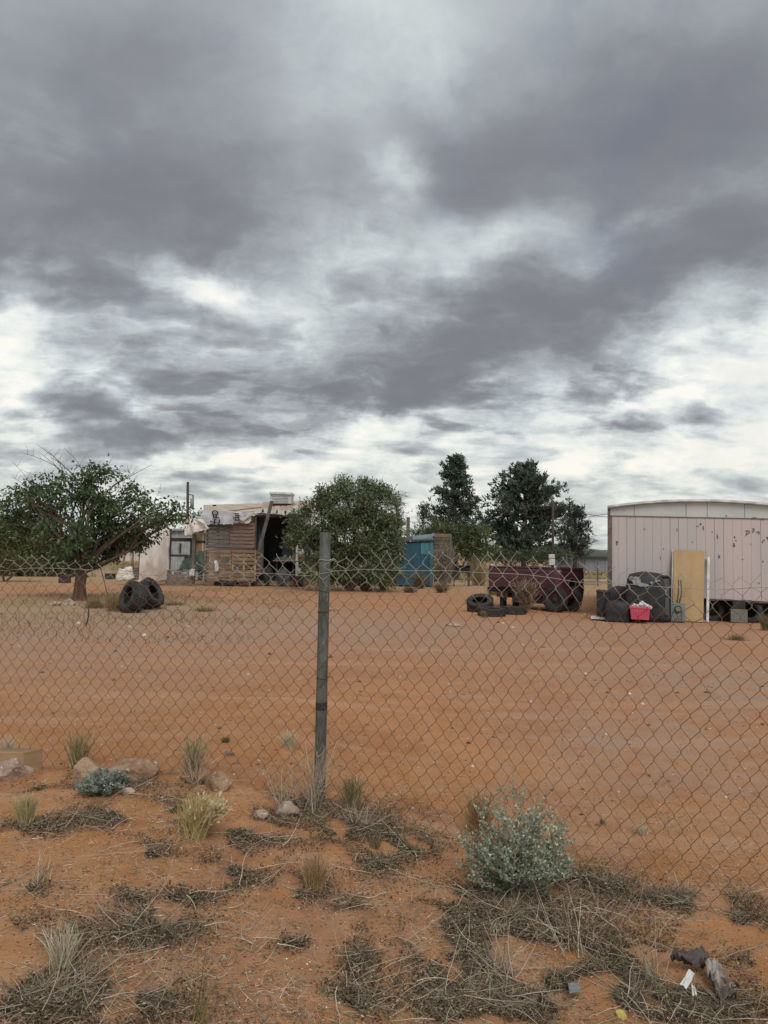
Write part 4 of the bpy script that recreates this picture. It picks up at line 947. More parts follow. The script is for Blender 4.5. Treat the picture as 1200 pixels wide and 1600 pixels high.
# pines ----------------------------------------------------------
PINE_C = [(.065, .088, .066), (.082, .108, .078), (.050, .068, .054), (.115, .14, .10)]
def pine(name, label, px, ybase_Y, levels, trunk_top, density=1.0, cols=PINE_C, clump=.2, tuftn=13, group='pines beyond the yard'):
    Y = ybase_Y; q = P(px, 870, Y); g = Vector((q.x, Y, float(gh(q.x, Y)))); root = thing(name, label, 'tree', g, group)
    tt = P(px + (trunk_top[0] - px), trunk_top[1], Y); mb = MB()
    mb.tube([g, g.lerp(tt, .3), g.lerp(tt, .65), tt], [.26, .2, .12, .03], 9); tr = mb.build('trunk', 'bark', root, smooth=True)
    lb = MB(); parts = []; s = Y / FX
    for (y, xl, xr) in levels:           # one whorl of limbs: height and reach left and right, in pixels
        f = max(0, min(1, (q.z * 0 + P(px, y, Y).z - g.z) / (tt.z - g.z))); c = g.lerp(tt, f)
        for k in range(int(15 * density)):
            th = random.uniform(-1, 1); th = math.pi * .5 * th * abs(th) ** .3 + (math.pi if random.random() < .5 else 0); cx = math.cos(th)
            reach = ((xr if cx > 0 else xl) * s) * random.uniform(.62, 1.2); 
            e = c + Vector((cx * reach, math.sin(th) * reach * .9, reach * random.uniform(.05, .42)))
            pts = limb(lb, c - Vector((0, 0, .15 * reach)), e, .05, .015, .06, 4)
            nb = max(4, int(reach * 5.5)); cc = []
            for t in np.linspace(.30, 1.02, nb):
                j = min(3.999, t * 4); a = pts[int(j)].lerp(pts[int(j) + 1], j - int(j)); cc.append(a + Vector([random.gauss(0, clump * .75) for _ in range(3)]))
            cc = np.array(cc); K = tuftn
            bs_ = np.repeat(cc, K, 0) + RNG.normal(0, clump * .33, (len(cc) * K, 3)); dr = rnd(len(bs_)) + np.array([[cx * .5, 0, .75]])
            cl = np.repeat(pal(len(cc), cols, .22), K, 0)
            parts.append(leaf_quads(bs_, dr, RNG.uniform(.16, .34, len(bs_)), .085, cl, .1))
    lb.build('limbs', 'bark', tr, smooth=True); V, F, C = cat_mesh(parts); np_mesh('crown', V, F, 'needle', root, C)
pine('pine_tree', 'slim pointed dark pine, the taller spire left of the broad pine', 710, 52,
     [(722, 8, 9), (734, 13, 14), (747, 18, 17), (760, 20, 19), (774, 32, 26), (788, 26, 30), (803, 38, 38), (820, 38, 34), (834, 34, 44), (848, 28, 34)], (711, 714), 1.0)
pine('pine_tree', 'broad rounded dark pine with the widest crown behind the truck bed', 820, 50,
     [(733, 14, 14), (744, 30, 26), (754, 34, 32), (766, 36, 44), (778, 44, 50), (790, 58, 50), (803, 62, 58), (816, 62, 64), (830, 64, 62), (844, 60, 56), (858, 56, 50), (868, 50, 46)], (820, 726), 1.05)
pine('cedar_tree', 'lower grey green conical tree right of the broad pine', 900, 60,
     [(798, 8, 8), (808, 14, 12), (820, 18, 16), (832, 22, 20), (844, 26, 22), (856, 28, 25), (868, 28, 26)], (898, 794), .9, [(.075, .09, .078), (.06, .075, .066), (.09, .105, .09)], .22, 11, group=None)
def sparse_tree(px, Y, top, w, label, name='young_tree'):
    q = P(px, 870, Y); g = Vector((q.x, Y, float(gh(q.x, Y)))); root = thing(name, label, 'tree', g); tt = P(px + 2, top, Y); mb = MB()
    mb.tube([g, tt], [.08, .02], 7); lb = MB(); parts = []
    for k in range(34):
        f = random.uniform(.3, 1); c = g.lerp(tt, f); r_ = w * Y / FX * (1.15 - f) * random.uniform(.5, 1.1); th = random.uniform(0, 6.28)
        e = c + Vector((math.cos(th) * r_, math.sin(th) * r_, r_ * .7)); pts = limb(mb, c, e, .02, .006, .1, 3)
        cc = np.array([p for p in pts[1:]]); bs_ = np.repeat(cc, 9, 0) + RNG.normal(0, .14, (len(cc) * 9, 3))
        parts.append(leaf_quads(bs_, rnd(len(bs_)), .2, .05, pal(len(bs_), [(.07, .085, .05), (.05, .07, .04)]), .1))
    mb.build('trunk', 'bark', root, smooth=True); V, F, C = cat_mesh(parts); np_mesh('crown', V, F, 'leaf', root, C)
sparse_tree(660, 48, 790, 26, 'thin see-through young tree above the blue shed')
sparse_tree(618, 50, 778, 24, 'sparse thin tree rising behind the cream house gable')
sparse_tree(676, 50, 812, 26, 'short leafy sapling between the blue shed and slim pine')

# ================================================================== house and porch (left)
HY = 32.3
def build_house():
    root = thing('house', 'low tan roofed house with a dark open porch and patched front', 'house', P(400, 915, 36) * 1.0)
    root.location.z = 0
    yb = 914
    # main walls, set back behind the porch
    MB().pbox(318, 806, 480, 912, HY + 4.0, .12).build('wall', 'cream', root)
    MB().pbox(318, 806, 323, 912, HY + 4.2, 3.5).build('wall', 'cream', root)
    # roof: shallow slope, seen as a tan band
    L0, L1 = P(318, 803, HY - .2), P(486, 800, HY - .2); T0, T1 = P(318, 789, HY + 7), P(486, 783, HY + 7)
    dz = Vector((0, 0, .09))
    MB().hexa([L0 - dz, L1 - dz, T1 - dz, T0 - dz, L0, L1, T1, T0]).build('roof', 'rooftan', root)
    rr = Vector((.0, 0, .045))
    n = 9
    for i in range(n):                                    # metal sheets on the right half
        f0 = .5 + .5 * i / n; f1 = .5 + .5 * (i + 1) / n - .008; a, b = L0.lerp(L1, f0), L0.lerp(L1, f1); c_, d = T0.lerp(T1, f1), T0.lerp(T1, f0)
        up = Vector((0, 0, .012 + .006 * (i % 3))); fr = Vector((0, -.12 - .1 * (i % 2), -.03 * (i % 3)))
        MB().hexa([a + up + fr, b + up + fr, c_ + up, d + up, a + up * 2.4 + fr, b + up * 2.4 + fr, c_ + up * 2.4, d + up * 2.4]).build('roof_sheet', 'roofpink' if i % 3 else 'rooftan', root)
    MB().bar(P(338, 800.5, HY - .3), P(408, 793, HY + .6), .16, .05, up=(0, 0, 1)).build('ridge_board', 'palbrown', root)
    # ragged eave: crumpled white flashing
    pts = [(398, 800), (410, 797), (420, 800), (432, 799), (445, 802), (458, 797), (470, 800), (481, 794)]
    for (a, b) in zip(pts, pts[1:]): MB().bar(P(a[0], a[1], HY - .45), P(b[0] + 2, b[1], HY - .45), .06, .16 + .06 * random.random(), up=(0, 0, 1)).build('flashing', 'white', root)
    MB().pbox(398, 803, 472, 808, HY - .1, .14).build('porch_beam', 'deadwood', root)
    # porch interior
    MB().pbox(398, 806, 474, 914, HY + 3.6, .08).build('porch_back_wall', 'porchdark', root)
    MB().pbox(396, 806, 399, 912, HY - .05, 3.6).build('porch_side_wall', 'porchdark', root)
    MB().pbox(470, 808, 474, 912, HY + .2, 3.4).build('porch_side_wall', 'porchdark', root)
    MB().pbox(418, 826, 440, 900, HY + 3.5, .05).build('door', 'slate', root)
    MB().pbox(441, 842, 470, 880, HY + 1.6, .06).build('screen_panel', 'slate', root)
    dr = MB().pbox(398, 806, 412, 898, HY + .6, .05).build('screen_panel', 'slate', root)
    MB().pbox(397, 908, 474, 915, HY + .3, 3.0).build('porch_floor', 'palbrown', root)
    # pale upper wall at right end
    for i in range(5): MB().pbox(470, 797 + i * 4.2, 492, 797 + i * 4.2 + 3.9, HY + .1 + .01 * (i % 2), .05).build('siding_board', 'cream', root)
    for (x, y0, y1) in ((398.5, 806, 912), (471, 808, 912)): MB().pbox(x - 1.2, y0, x + 1.2, y1, HY - .15, .09).build('porch_post', 'postgrey', root)
    MB().tube([P(335, 791.5, HY + 5.5), P(335, 788.6, HY + 5.5)], .09, 10).build('vent', 'dark', root)
    # roof cooler
    c = thing('evaporative_cooler', 'boxy pale grey swamp cooler sitting on the house roof', 'cooler', P(438, 790, HY + 4))
    MB().pbox(422, 772, 455, 787, HY + 3.6, .95).build('body', 'greyboard', c, bevel=.02)
    MB().pbox(421, 769, 456, 772.6, HY + 3.5, 1.1).build('lid', 'trim', c, bevel=.02)
    for i in range(5): MB().pbox(425, 774.4 + i * 2.4, 450, 775.4 + i * 2.4, HY + 3.56, .05).build('louver', 'trim', c)
    MB().pbox(426, 786, 452, 789.5, HY + 3.8, .8).build('stand', 'rust', c)
build_house()

def pallet(name, label, x0, y0, x1, y1, Y, mt, nb, tilt=0.0, missing=(), mts=None, group='pallets fencing the porch', deck=True):
    root = thing(name, label, 'pallet', P((x0 + x1) / 2, y1, Y), group)
    H = (y1 - y0); bh = H / nb
    for k, x in enumerate((x0 + 1.6, (x0 + x1) / 2, x1 - 1.6)): MB().pbox(x - 1.5, y0 + .5, x + 1.5, y1 - .5, Y + .022, .09).build('stringer', mts or mt, root)
    for i in range(nb):
        if i in missing: continue
        yy = y0 + i * bh; j = random.uniform(-.25, .25)
        MB().pbox(x0 + random.uniform(-.4, .3), yy + .3 + j, x1 + random.uniform(-.3, .4), yy + bh * .70 + j, Y + random.uniform(-.004, .004), .02).build('board', mt, root)
    if deck:
        for i in (0, nb // 2, nb - 1): MB().pbox(x0, y0 + i * bh + .5, x1, y0 + i * bh + bh * .8, Y + .116, .02).build('back_board', mt, root)
pallet('pallet', 'weathered grey pallet, upper left of the stacked pallet wall', 322, 819, 358, 857, HY - .5, 'palgrey', 6)
pallet('pallet', 'reddish brown pallet under the torn tarp, upper right of the wall', 359.5, 817, 398, 857, HY - .46, 'palred', 7)
pallet('pallet', 'worn brown pallet with wide gaps, lower left below the grey one', 322, 859, 361, 910, HY - .5, 'palbrown', 8, missing=(2,))
pallet('pallet', 'worn brown pallet with a yellowed upright, lower right of the wall', 362, 859, 400, 909, HY - .44, 'palbrown', 8, missing=(4,), mts='plywood')
def slat_panel():
    root = thing('slat_panel', 'broken slatted crate side between the pallet wall and the porch', 'slats', P(402, 905, HY - .2))
    for i in range(6): MB().pbox(386, 862 + i * 6.4, 408, 865.4 + i * 6.4, HY - .22 + .01 * (i % 2), .02).build('slat', 'palbrown', root)
    MB().pbox(395.6, 858, 397, 906, HY - .25, .03).build('upright', 'postgrey', root); MB().pbox(404, 862, 406, 900, HY - .195, .04).build('upright', 'palred', root)
slat_panel()
def drape(name, label, cat, quad, Y, mt, fx=5, amp=.05, thick=.008, nx=34, ny=26, bulge=0.0, seed=1, parent=None):
    """hanging sheet: quad = pixel corners (tl, tr, br, bl)"""
    tl, tr, br, bl = [P(a, b, Y) for a, b in quad]; V = []
    for j in range(ny + 1):
        t = j / ny; a = tl.lerp(bl, t); b = tr.lerp(br, t)
        for i in range(nx + 1):
            s = i / nx; p = a.lerp(b, s); f = math.sin(s * fx * 2 * math.pi + 1.3 * math.sin(t * 3 + seed)) * amp * (.3 + t)
            f += (float(fbm(s * 6 + seed, t * 6, seed)) - .5) * amp * 1.6; e = (float(fbm(s * 3 + seed * 7, t * 3, seed + 5)) - .5)
            edge = (1 if i in (0, nx) else 0) * (float(fbm(t * 7, seed, 3)) - .5) * .12
            sag = (-.05 * math.sin(s * math.pi * 3 + seed) if j in (0,) else 0) * (tr - tl).length * .15
            low_ = (float(fbm(s * 8, seed * 3.3, 8)) - .5) * .25 * (1 if j == ny else .5 if j == ny - 1 else 0)
            V.append(p + Vector((edge, f - bulge * math.sin(math.pi * s) * math.sin(math.pi * t), e * amp * .5 + sag + low_)))
    F = [(j * (nx + 1) + i, j * (nx + 1) + i + 1, (j + 1) * (nx + 1) + i + 1, (j + 1) * (nx + 1) + i) for j in range(ny) for i in range(nx)]
    mb = MB(); mb.add(V, F); o = mb.build(name, mt, parent, smooth=True); md = o.modifiers.new('thickness', 'SOLIDIFY'); md.thickness = thick
    if parent is None: tag(o, label, cat)
    return o
o = drape('hanging_sheet', 'dirty white sheet hanging from the porch edge to the ground', 'sheet', [(225, 806), (264, 806), (262, 908), (216, 912)], HY - .9, 'sheet', 1.4, .10, seed=3, bulge=.45)
# printed tarp over the pallets
def build_tarp():
    root = thing('printed_tarp', 'torn white tarp printed with large black letters above the pallets', 'tarp', P(340, 820, HY - .8))
    drape('tarp_sheet', '', '', [(311, 797), (366, 798), (364, 820), (309, 819)], HY - .75, 'tarp', 2, .014, seed=5, parent=root)
    drape('tarp_sheet', '', '', [(362, 800), (398, 802), (384, 811), (366, 817)], HY - .72, 'tarp', 2, .02, seed=8, nx=16, ny=12, parent=root)
    drape('tarp_sheet', '', '', [(280, 806), (316, 812), (328, 826), (290, 837)], HY - .95, 'sheet', 2, .10, seed=9, nx=22, ny=14, parent=root)
    drape('tarp_flap', '', '', [(372, 812), (393, 805), (392, 816), (370, 818)], HY - .62, 'sheet', 1, .02, seed=12, nx=10, ny=8, parent=root)
    def text(body, px, py, size, rz=90, sx_=1.0):
        cu = bpy.data.curves.new('letters', 'FONT'); cu.body = body; cu.size = size; cu.extrude = .006; cu.offset = .011; cu.align_x = 'CENTER'; cu.align_y = 'CENTER'
        o = bpy.data.objects.new('tmp', cu); col.objects.link(o); dg = bpy.context.evaluated_depsgraph_get(); me = bpy.data.meshes.new_from_object(o.evaluated_get(dg)); bpy.data.objects.remove(o)
        l = link('printed_letter', me, root, 'ink'); me.materials.clear(); me.materials.append(M['ink'])
        l.location = P(px, py, HY - .84) - root.location; l.rotation_euler = (R(90), R(-rz), 0); l.scale = (sx_, 1, 1)
    text('C', 339.6, 814.6, .36, 84, .74); text('F', 338.2, 807.6, .36, 84, .80); text('O', 336.6, 801.2, .36, 84, .70)
    text('J', 331.8, 815.5, .24, 70); text('V', 307.5, 822, .32, 40); text('D', 371.0, 810.8, .26, 80); text('I', 371.5, 805.5, .26, 84); text('I', 370, 802.6, .24, 84)
build_tarp()
def build_gate():
    root = thing('window_frame', 'empty dark square frame fixed between two weathered grey posts', 'frame', P(281, 912, HY - .6))
    Y = HY - .6
    MB().pbox(260, 826, 265.5, 912, Y, .16).build('post', 'postgrey', root); MB().pbox(299.5, 834, 304.5, 912, Y, .16).build('post', 'postgrey', root)
    MB().pbox(265.5, 840.5, 299.5, 846, Y + .02, .08).build('rail', 'dark', root); MB().pbox(265.5, 866.5, 299.5, 870, Y + .02, .08).build('rail', 'dark', root)
    MB().pbox(265.5, 846, 267, 866.5, Y + .02, .08).build('stile', 'dark', root); MB().pbox(297, 846, 299.5, 866.5, Y + .02, .08).build('stile', 'dark', root)
    sh = thing('metal_shed', 'pale corrugated metal shed seen through the empty dark frame', 'shed', P(281, 905, HY + 5))
    for i in range(12): MB().pbox(255 + i * 4.6, 829, 255 + i * 4.6 + 4.3, 906, HY + 5 + .03 * (i % 2), .05).build('sheet_panel', 'corr', sh)
    MB().pbox(253, 826, 312, 829, HY + 4.8, 2.5).build('roof', 'corr', sh); MB().pbox(280, 849, 283, 864, HY + 4.96, .03).build('latch', 'dark', sh)
    MB().pbox(255, 830, 257, 906, HY + 5.2, 2.2).build('side_wall', 'corr', sh); MB().pbox(308, 830, 310, 906, HY + 5.2, 2.2).build('side_wall', 'corr', sh)
    pw = thing('plywood_panel', 'yellowish plywood panel standing between the frame and pallets', 'panel', P(311, 910, HY - .3))
    MB().pbox(304.6, 833, 321, 861, HY - .3, .02).build('sheet', 'plywood', pw); MB().pbox(304.6, 845, 321, 848, HY - .34, .035).build('batten', 'dark', pw)
    MB().pbox(316, 833, 318, 861, HY - .33, .025).build('batten', 'white', pw); MB().pbox(304.6, 861.5, 321, 864, HY - .34, .03).build('batten', 'palbrown', pw)
    MB().pbox(318.5, 860, 321.6, 912, HY - .58, .09).build('post', 'palgrey', pw)
    o = drape('green_tarp', 'dull green tarp slung low left of the pallet wall', 'tarp', [(290, 868), (320, 862), (320, 893), (278, 892)], HY - .55, 'greentarp', 2, .05, seed=14, nx=20, ny=14)
    # low brick courses below the frame
    bw = thing('brick_wall', 'low dusty brick wall below the empty dark frame', 'wall', P(281, 917, HY - .8))
    k = 0
    for r_ in range(7):
        for c_ in range(8):
            x0 = 261 + c_ * 5.3 - (2.6 if r_ % 2 else 0); x1 = x0 + 4.9
            if r_ == 6 and c_ in (1, 4, 5): continue
            MB().pbox(max(x0, 260), 914 - r_ * 3.3, min(x1, 303), 914 - r_ * 3.3 + 2.9, HY - .86 + random.uniform(-.015, .015), .12).build('brick', 'brick', bw)
    MB().pbox(261, 891, 302, 893, HY - .9, .2).build('coping', 'deadwood', bw)
    o = drape('plastic_bag', 'white plastic bag snagged on the post by the green tarp', 'bag', [(297, 889), (305, 889), (304, 900), (296, 900)], HY - 1.1, 'white', 2, .06, seed=21, nx=8, ny=8)
    o = drape('white_rag', 'limp white rag hanging on the lower left pallet', 'rag', [(335.5, 876), (340, 876), (341.5, 893), (334.5, 894)], HY - .6, 'white', 1, .03, seed=23, nx=8, ny=8)
    o = MB().bar(P(404, 862, HY - 1.0), P(425, 783, HY - 1.4), .13, .07).build('leaning_board', 'postgrey', None); tag(o, 'long grey board leaning up past the porch roof edge', 'board')
    # stakes and white sack at the far left
    for (x0, y0, x1, y1, lab) in ((208, 852, 206, 900, 'thin upright wooden stake left of the hanging sheet'), (219, 850, 218, 905, 'dark stake touching the left edge of the hanging sheet'), (195, 866, 187, 905, 'slanting stick above the white woven sack')):
        o = MB().tube([P(x1, y1, HY - .6), P(x0, y0, HY - .6)], [.05, .045], 7).build('stake', 'palbrown' if x0 < 215 else 'dark', None, smooth=True); tag(o, lab, 'stake')
    o = drape('woven_sack', 'whitish woven sack slumped left of the hanging sheet', 'sack', [(186, 889), (204, 888), (206, 906), (184, 905)], HY - .7, 'sheet', 2, .10, seed=31, nx=14, ny=10, thick=.15)
    # low retaining boards by sack
    pb = thing('stacked_boards', 'few old boards stacked edgewise beside the white sack', 'boards', P(211, 906, HY - .6))
    for i in range(5): MB().pbox(204, 887 + i * 3.8, 218, 890.4 + i * 3.8, HY - .6 + .02 * (i % 2), .05).build('board', 'palgrey', pb)
    for (px, py, lab) in ((172, 905, 'small dark box on the bare ground behind the mulberry'), (101, 911, 'dark maroon box half hidden left of the mulberry trunk')):
        g = G1(px, py); t = thing('crate', lab, 'box', g); t.location = g; s = .42
        MB().box(g + Vector((0, 0, .13)), (s, .3, .24)).build('body', 'dark' if px > 150 else 'maroon', t, bevel=.01); MB().box(g + Vector((0, 0, .262)), (s + .04, .33, .025)).build('lid', 'dark', t)
    # grey far wall
    fw = thing('far_building', 'long low pale grey building beyond the dry field', 'building', P(185, 876, 70))
    for i in range(9): MB().pbox(148 + i * 8, 853, 148 + i * 8 + 7.8, 876, 70 + .05 * (i % 2), .2).build('wall_panel', 'metalgrey' if i < 5 else 'cream', fw)
    MB().pbox(146, 849, 222, 853, 69.5, 6).build('roof', 'corr', fw); MB().pbox(146.5, 853, 149, 876, 70.3, 5).build('side_wall', 'metalgrey', fw)
    # things stored under the porch
    t = thing('porch_bench', 'pale weathered bench boards inside the dark porch', 'bench', P(445, 900, HY + .8))
    for i in range(3): 
        a, b = P(427 + i * 3, 876 - i * 2.6, HY + .5 + i * .35), P(462, 876 - i * 2.6, HY + .5 + i * .35); MB().bar(a, b, .30, .04, up=(0, 0, 1)).build('plank', mat('pale_plank', (.27, .25, .20), .9, (.18, .16, .13), 6, .6), t)
    for x in (432, 458): MB().pbox(x - 1, 877, x + 1, 912, HY + .7, .08).build('leg', 'postgrey', t)
    for k, (x0, y0, x1, y1, mt, lab) in enumerate(((405, 880, 424, 912, 'dark', 'dark heap of scrap at the foot of the leaning board'), (424, 885, 452, 913, 'slate', 'grey lump of scrap under the pale bench'), (453, 895, 470, 914, 'rust', 'rusty drum shape under the right end of the bench'), (330, 906, 372, 919, 'dark', 'low dark heap of scrap along the foot of the pallets'), (372, 908, 396, 916, 'rust', 'rusty scrap pieces under the lower right pallet'))):
        bm = bmesh.new(); bmesh.ops.create_icosphere(bm, subdivisions=3, radius=1); p0 = P(x0, y1, HY - .3); p1 = P(x1, y0, HY - .3)
        for v_ in bm.verts:
            n_ = v_.co.normalized(); r_ = .8 + .7 * (float(fbm(n_.x * 2 + k * 5, n_.z * 2 + n_.y, 50 + k, 4)) - .3); v_.co = n_ * r_; v_.co = Vector((v_.co.x * (p1.x - p0.x) / 2, v_.co.y * .45, max(-.5, v_.co.z) * (p1.z - p0.z) / 1.5 + (p1.z - p0.z) / 3))
        me = bpy.data.meshes.new('scrap_heap'); bm.to_mesh(me); bm.free(); o = link('scrap_heap', me, None, mt); o.location = ((p0.x + p1.x) / 2, HY - .1 if k > 2 else HY + .6, float(gh(p0.x, HY))); tag(o, lab, 'scrap', 'scrap heaps under the porch')
    t = thing('white_post', 'flaking white porch post with a small brown board nailed on', 'post', P(466, 912, HY - .4))
    MB().pbox(462, 852, 466, 900, HY - .4, .12).build('post', 'white', t); MB().pbox(466, 858, 475, 878, HY - .36, .04).build('ragged_panel', 'white', t); MB().pbox(465, 866, 476, 876, HY - .43, .03).build('small_board', 'palbrown', t); MB().pbox(464, 886, 473, 896, HY - .38, .04).build('ragged_panel', 'white', t)
build_gate()

# utility poles and wires ---------------------------------------
def pole(px, top, Y, r_, label, cross=False):
    q = P(px, 870, Y); g = Vector((q.x, Y, float(gh(q.x, Y)))); t = P(px, top, Y); root = thing('utility_pole', label, 'pole', g)
    MB().tube([g - Vector((0, 0, .3)), t], [r_, r_ * .75], 10).build('shaft', 'pole', root, smooth=True)
    if cross:
        MB().tube([t - Vector((0, 0, .9)), t - Vector((-.4, 0, .95)), t - Vector((-.42, 0, 1.9))], .05, 6).build('service_drop', 'pole', root); MB().tube([t + Vector((.35, 0, -1.9)), t + Vector((.35, 0, -1.2))], .13, 10).build('transformer', 'metalgrey', root, smooth=True)
    else: MB().tube([t - Vector((.5, 0, .35)), t - Vector((-.5, 0, .35))], .05, 6).build('crossarm', 'pole', root)
    return t
pole(293.5, 753, 55, .12, 'dark utility pole rising behind the left end of the house', True)
tp = pole(864, 782, 46, .09, 'thin utility pole before the broad pine behind the truck bed')
for k, (a, b, Y) in enumerate((((700, 790, 46), (960, 801, 60), .7), ((600, 808, 60), (700, 812, 60), .3), ((864, 788, 46), (1000, 806, 60), .4))):
    p0 = P(a[0], a[1], a[2]); p1 = P(b[0], b[1], b[2]); pts = [p0.lerp(p1, i / 12) - Vector((0, 0, Y * math.sin(math.pi * i / 12))) for i in range(13)]
    o = MB().tube(pts, .018, 5).build('overhead_wire', 'wire'); tag(o, ['thin overhead wire sagging from the pine to the pink home', 'thin overhead wire crossing above the blue shed', 'upper thin wire running right from the thin pole'][k], 'wire')
# cream gable house behind the bush ------------------------------
def build_gable():
    Y = 39; root = thing('cream_house', 'cream gabled house end showing between the round bush and blue shed', 'house', P(600, 905, Y))
    MB().pbox(560, 811, 624, 900, Y, 6).build('wall', 'cream', root)
    for i in range(7): MB().pbox(560, 818 + i * 9, 623.5, 826 + i * 9, Y - .03, .028).build('siding_board', 'cream', root)
    a, b = P(575, 790, Y - .3), P(633, 812, Y - .3); c_ = P(520, 812, Y - .3)
    for (p_, q_) in ((a, b), (a, c_)): MB().hexa([p_ - Vector((0, 0, .12)), q_ - Vector((0, 0, .12)), q_ + Vector((0, 6.6, -.12)), p_ + Vector((0, 6.6, -.12)), p_, q_, q_ + Vector((0, 6.6, 0)), p_ + Vector((0, 6.6, 0))]).build('roof', 'trim', root)
    p3 = [P(578, 793, Y), P(622, 811, Y), P(534, 811, Y)]; MB().add(p3 + [v + Vector((0, .1, 0)) for v in p3], [(0, 2, 1), (3, 4, 5), (0, 1, 4, 3), (1, 2, 5, 4), (2, 0, 3, 5)]).build('gable', 'cream', root)
    MB().pbox(604, 810, 624, 812.6, Y - .08, .06).build('trim_strip', 'darkeave', root)
    MB().pbox(610, 826, 623, 828, Y - .06, .03).build('trim_strip', 'darkeave', root)
    t = thing('square_post', 'square grey post with a crossboard right of the cream gable', 'post', P(636, 912, 37))
    MB().pbox(634.5, 808, 640, 905, 37, .17).build('shaft', 'deadwood', t); MB().pbox(629, 815, 634.4, 821, 37.02, .1).build('crossboard', 'deadwood', t)
build_gable()
# blue shed -------------------------------------------------------
def build_blue_shed():
    g = G1(648, 917); Y = g.y; root = thing('blue_shed', 'small teal blue plywood shed with a light sheet on top', 'shed', g)
    MB().pbox(620, 846, 657, 914, Y, .04).build('front_panel', 'teal', root); MB().pbox(657.3, 846, 671.5, 914, Y - .01, .04).build('front_panel', 'teal', root)
    mb = MB().pbox(657.5, 848, 671.3, 866, Y - .03, .015); mb.build('light_patch', 'teal2', root)
    MB().pbox(671.8, 844, 677, 914, Y - .03, .08).build('corner_board', 'teal2', root); MB().pbox(620, 846, 621.5, 914, Y + .04, 1.5).build('side_wall', 'teal', root)
    MB().pbox(675, 846, 677, 914, Y + .06, 1.5).build('side_wall', 'teal2', root); MB().pbox(621, 846, 676, 914, Y + 1.5, .04).build('back_wall', 'teal', root)
    a = [P(618, 846, Y - .12), P(679, 844.5, Y - .12)]; b = [v + Vector((0, 1.8, .18)) for v in a]; h = Vector((0, 0, .05))
    MB().hexa([a[0], a[1], b[1], b[0], a[0] + h, a[1] + h, b[1] + h, b[0] + h]).build('roof', 'darkeave', root)
    h2 = Vector((0, 0, .053)); c0, c1 = P(643, 841, Y - .1), P(672, 841, Y - .1)
    MB().hexa([a[0].lerp(a[1], .45) + h2, a[0].lerp(a[1], .96) + h2, b[0].lerp(b[1], .96) + h2, b[0].lerp(b[1], .45) + h2, a[0].lerp(a[1], .45) + h2 * 1.4, a[0].lerp(a[1], .96) + h2 * 2, b[0].lerp(b[1], .96) + h2 * 3, b[0].lerp(b[1], .45) + h2 * 1.6]).build('roof_sheet', 'bluegrey', root)
    MB().bar(P(668, 842, Y - .05), P(678, 834, Y + .1), .12, .05).build('bent_flap', 'bluegrey', root)
    # plank wall beside it
    pw = thing('plank_wall', 'short wall of rough brown planks joined right of the blue shed', 'wall', P(692, 914, Y + .3))
    for i in range(13): MB().pbox(678 + random.uniform(-.8, .5), 834 + i * 5.9, 703 + random.uniform(-2, 1.5), 834 + i * 5.9 + 5.0, Y + .3 + random.uniform(-.01, .01), .04).build('plank', 'greyplank' if i % 4 else 'palbrown', pw)
    MB().pbox(702, 835, 705.5, 912, Y + .25, .1).build('post', 'postgrey', pw)
    fe = thing('grey_board_fence', 'dark grey board fence between the round bush and blue shed', 'fence', P(603, 915, Y + 1))
    for i in range(8): MB().pbox(588 + i * 4.1, 868, 588 + i * 4.1 + 3.8, 914, Y + 1 + .01 * (i % 2), .03).build('board', 'postgrey', fe)
build_blue_shed()
def build_grill():
    g = G1(720, 916); Y = g.y; root = thing('barbecue_grill', 'black barrel barbecue grill with open legs beside the plank wall', 'grill', g)
    a, b = P(708, 889, Y), P(734, 889, Y); d = (b - a); r_ = .17; mb = MB(); pts = [a - d * .0, b]
    mb.tube([a, b], r_, 16); ob = mb.build('barrel', 'black', root, smooth=False)
    MB().bar(P(705, 884, Y - .1), P(735, 884, Y - .1), .36, .03, up=(0, 0, 1)).build('lid', 'black', root)
    MB().tube([P(714, 886, Y - .26), P(728, 886, Y - .26)], .014, 6).build('handle', 'rust', root)
    for x, dy in ((709, -.12), (733, -.12), (710, .14), (732, .14)): 
        t_ = P(x, 892, Y); t_.y = Y + dy; gg = Vector((t_.x, t_.y, float(gh(t_.x, t_.y)))); MB().bar(t_, gg, .04, .04).build('leg', 'black', root)
    for yy in (905,): MB().bar(P(709, yy, Y - .12), P(733, yy, Y - .12), .03, .04, up=(0, 0, 1)).build('shelf', 'rust', root)
    MB().pbox(708, 893, 717, 904, Y - .1, .25).build('firebox', 'dark', root)
build_grill()
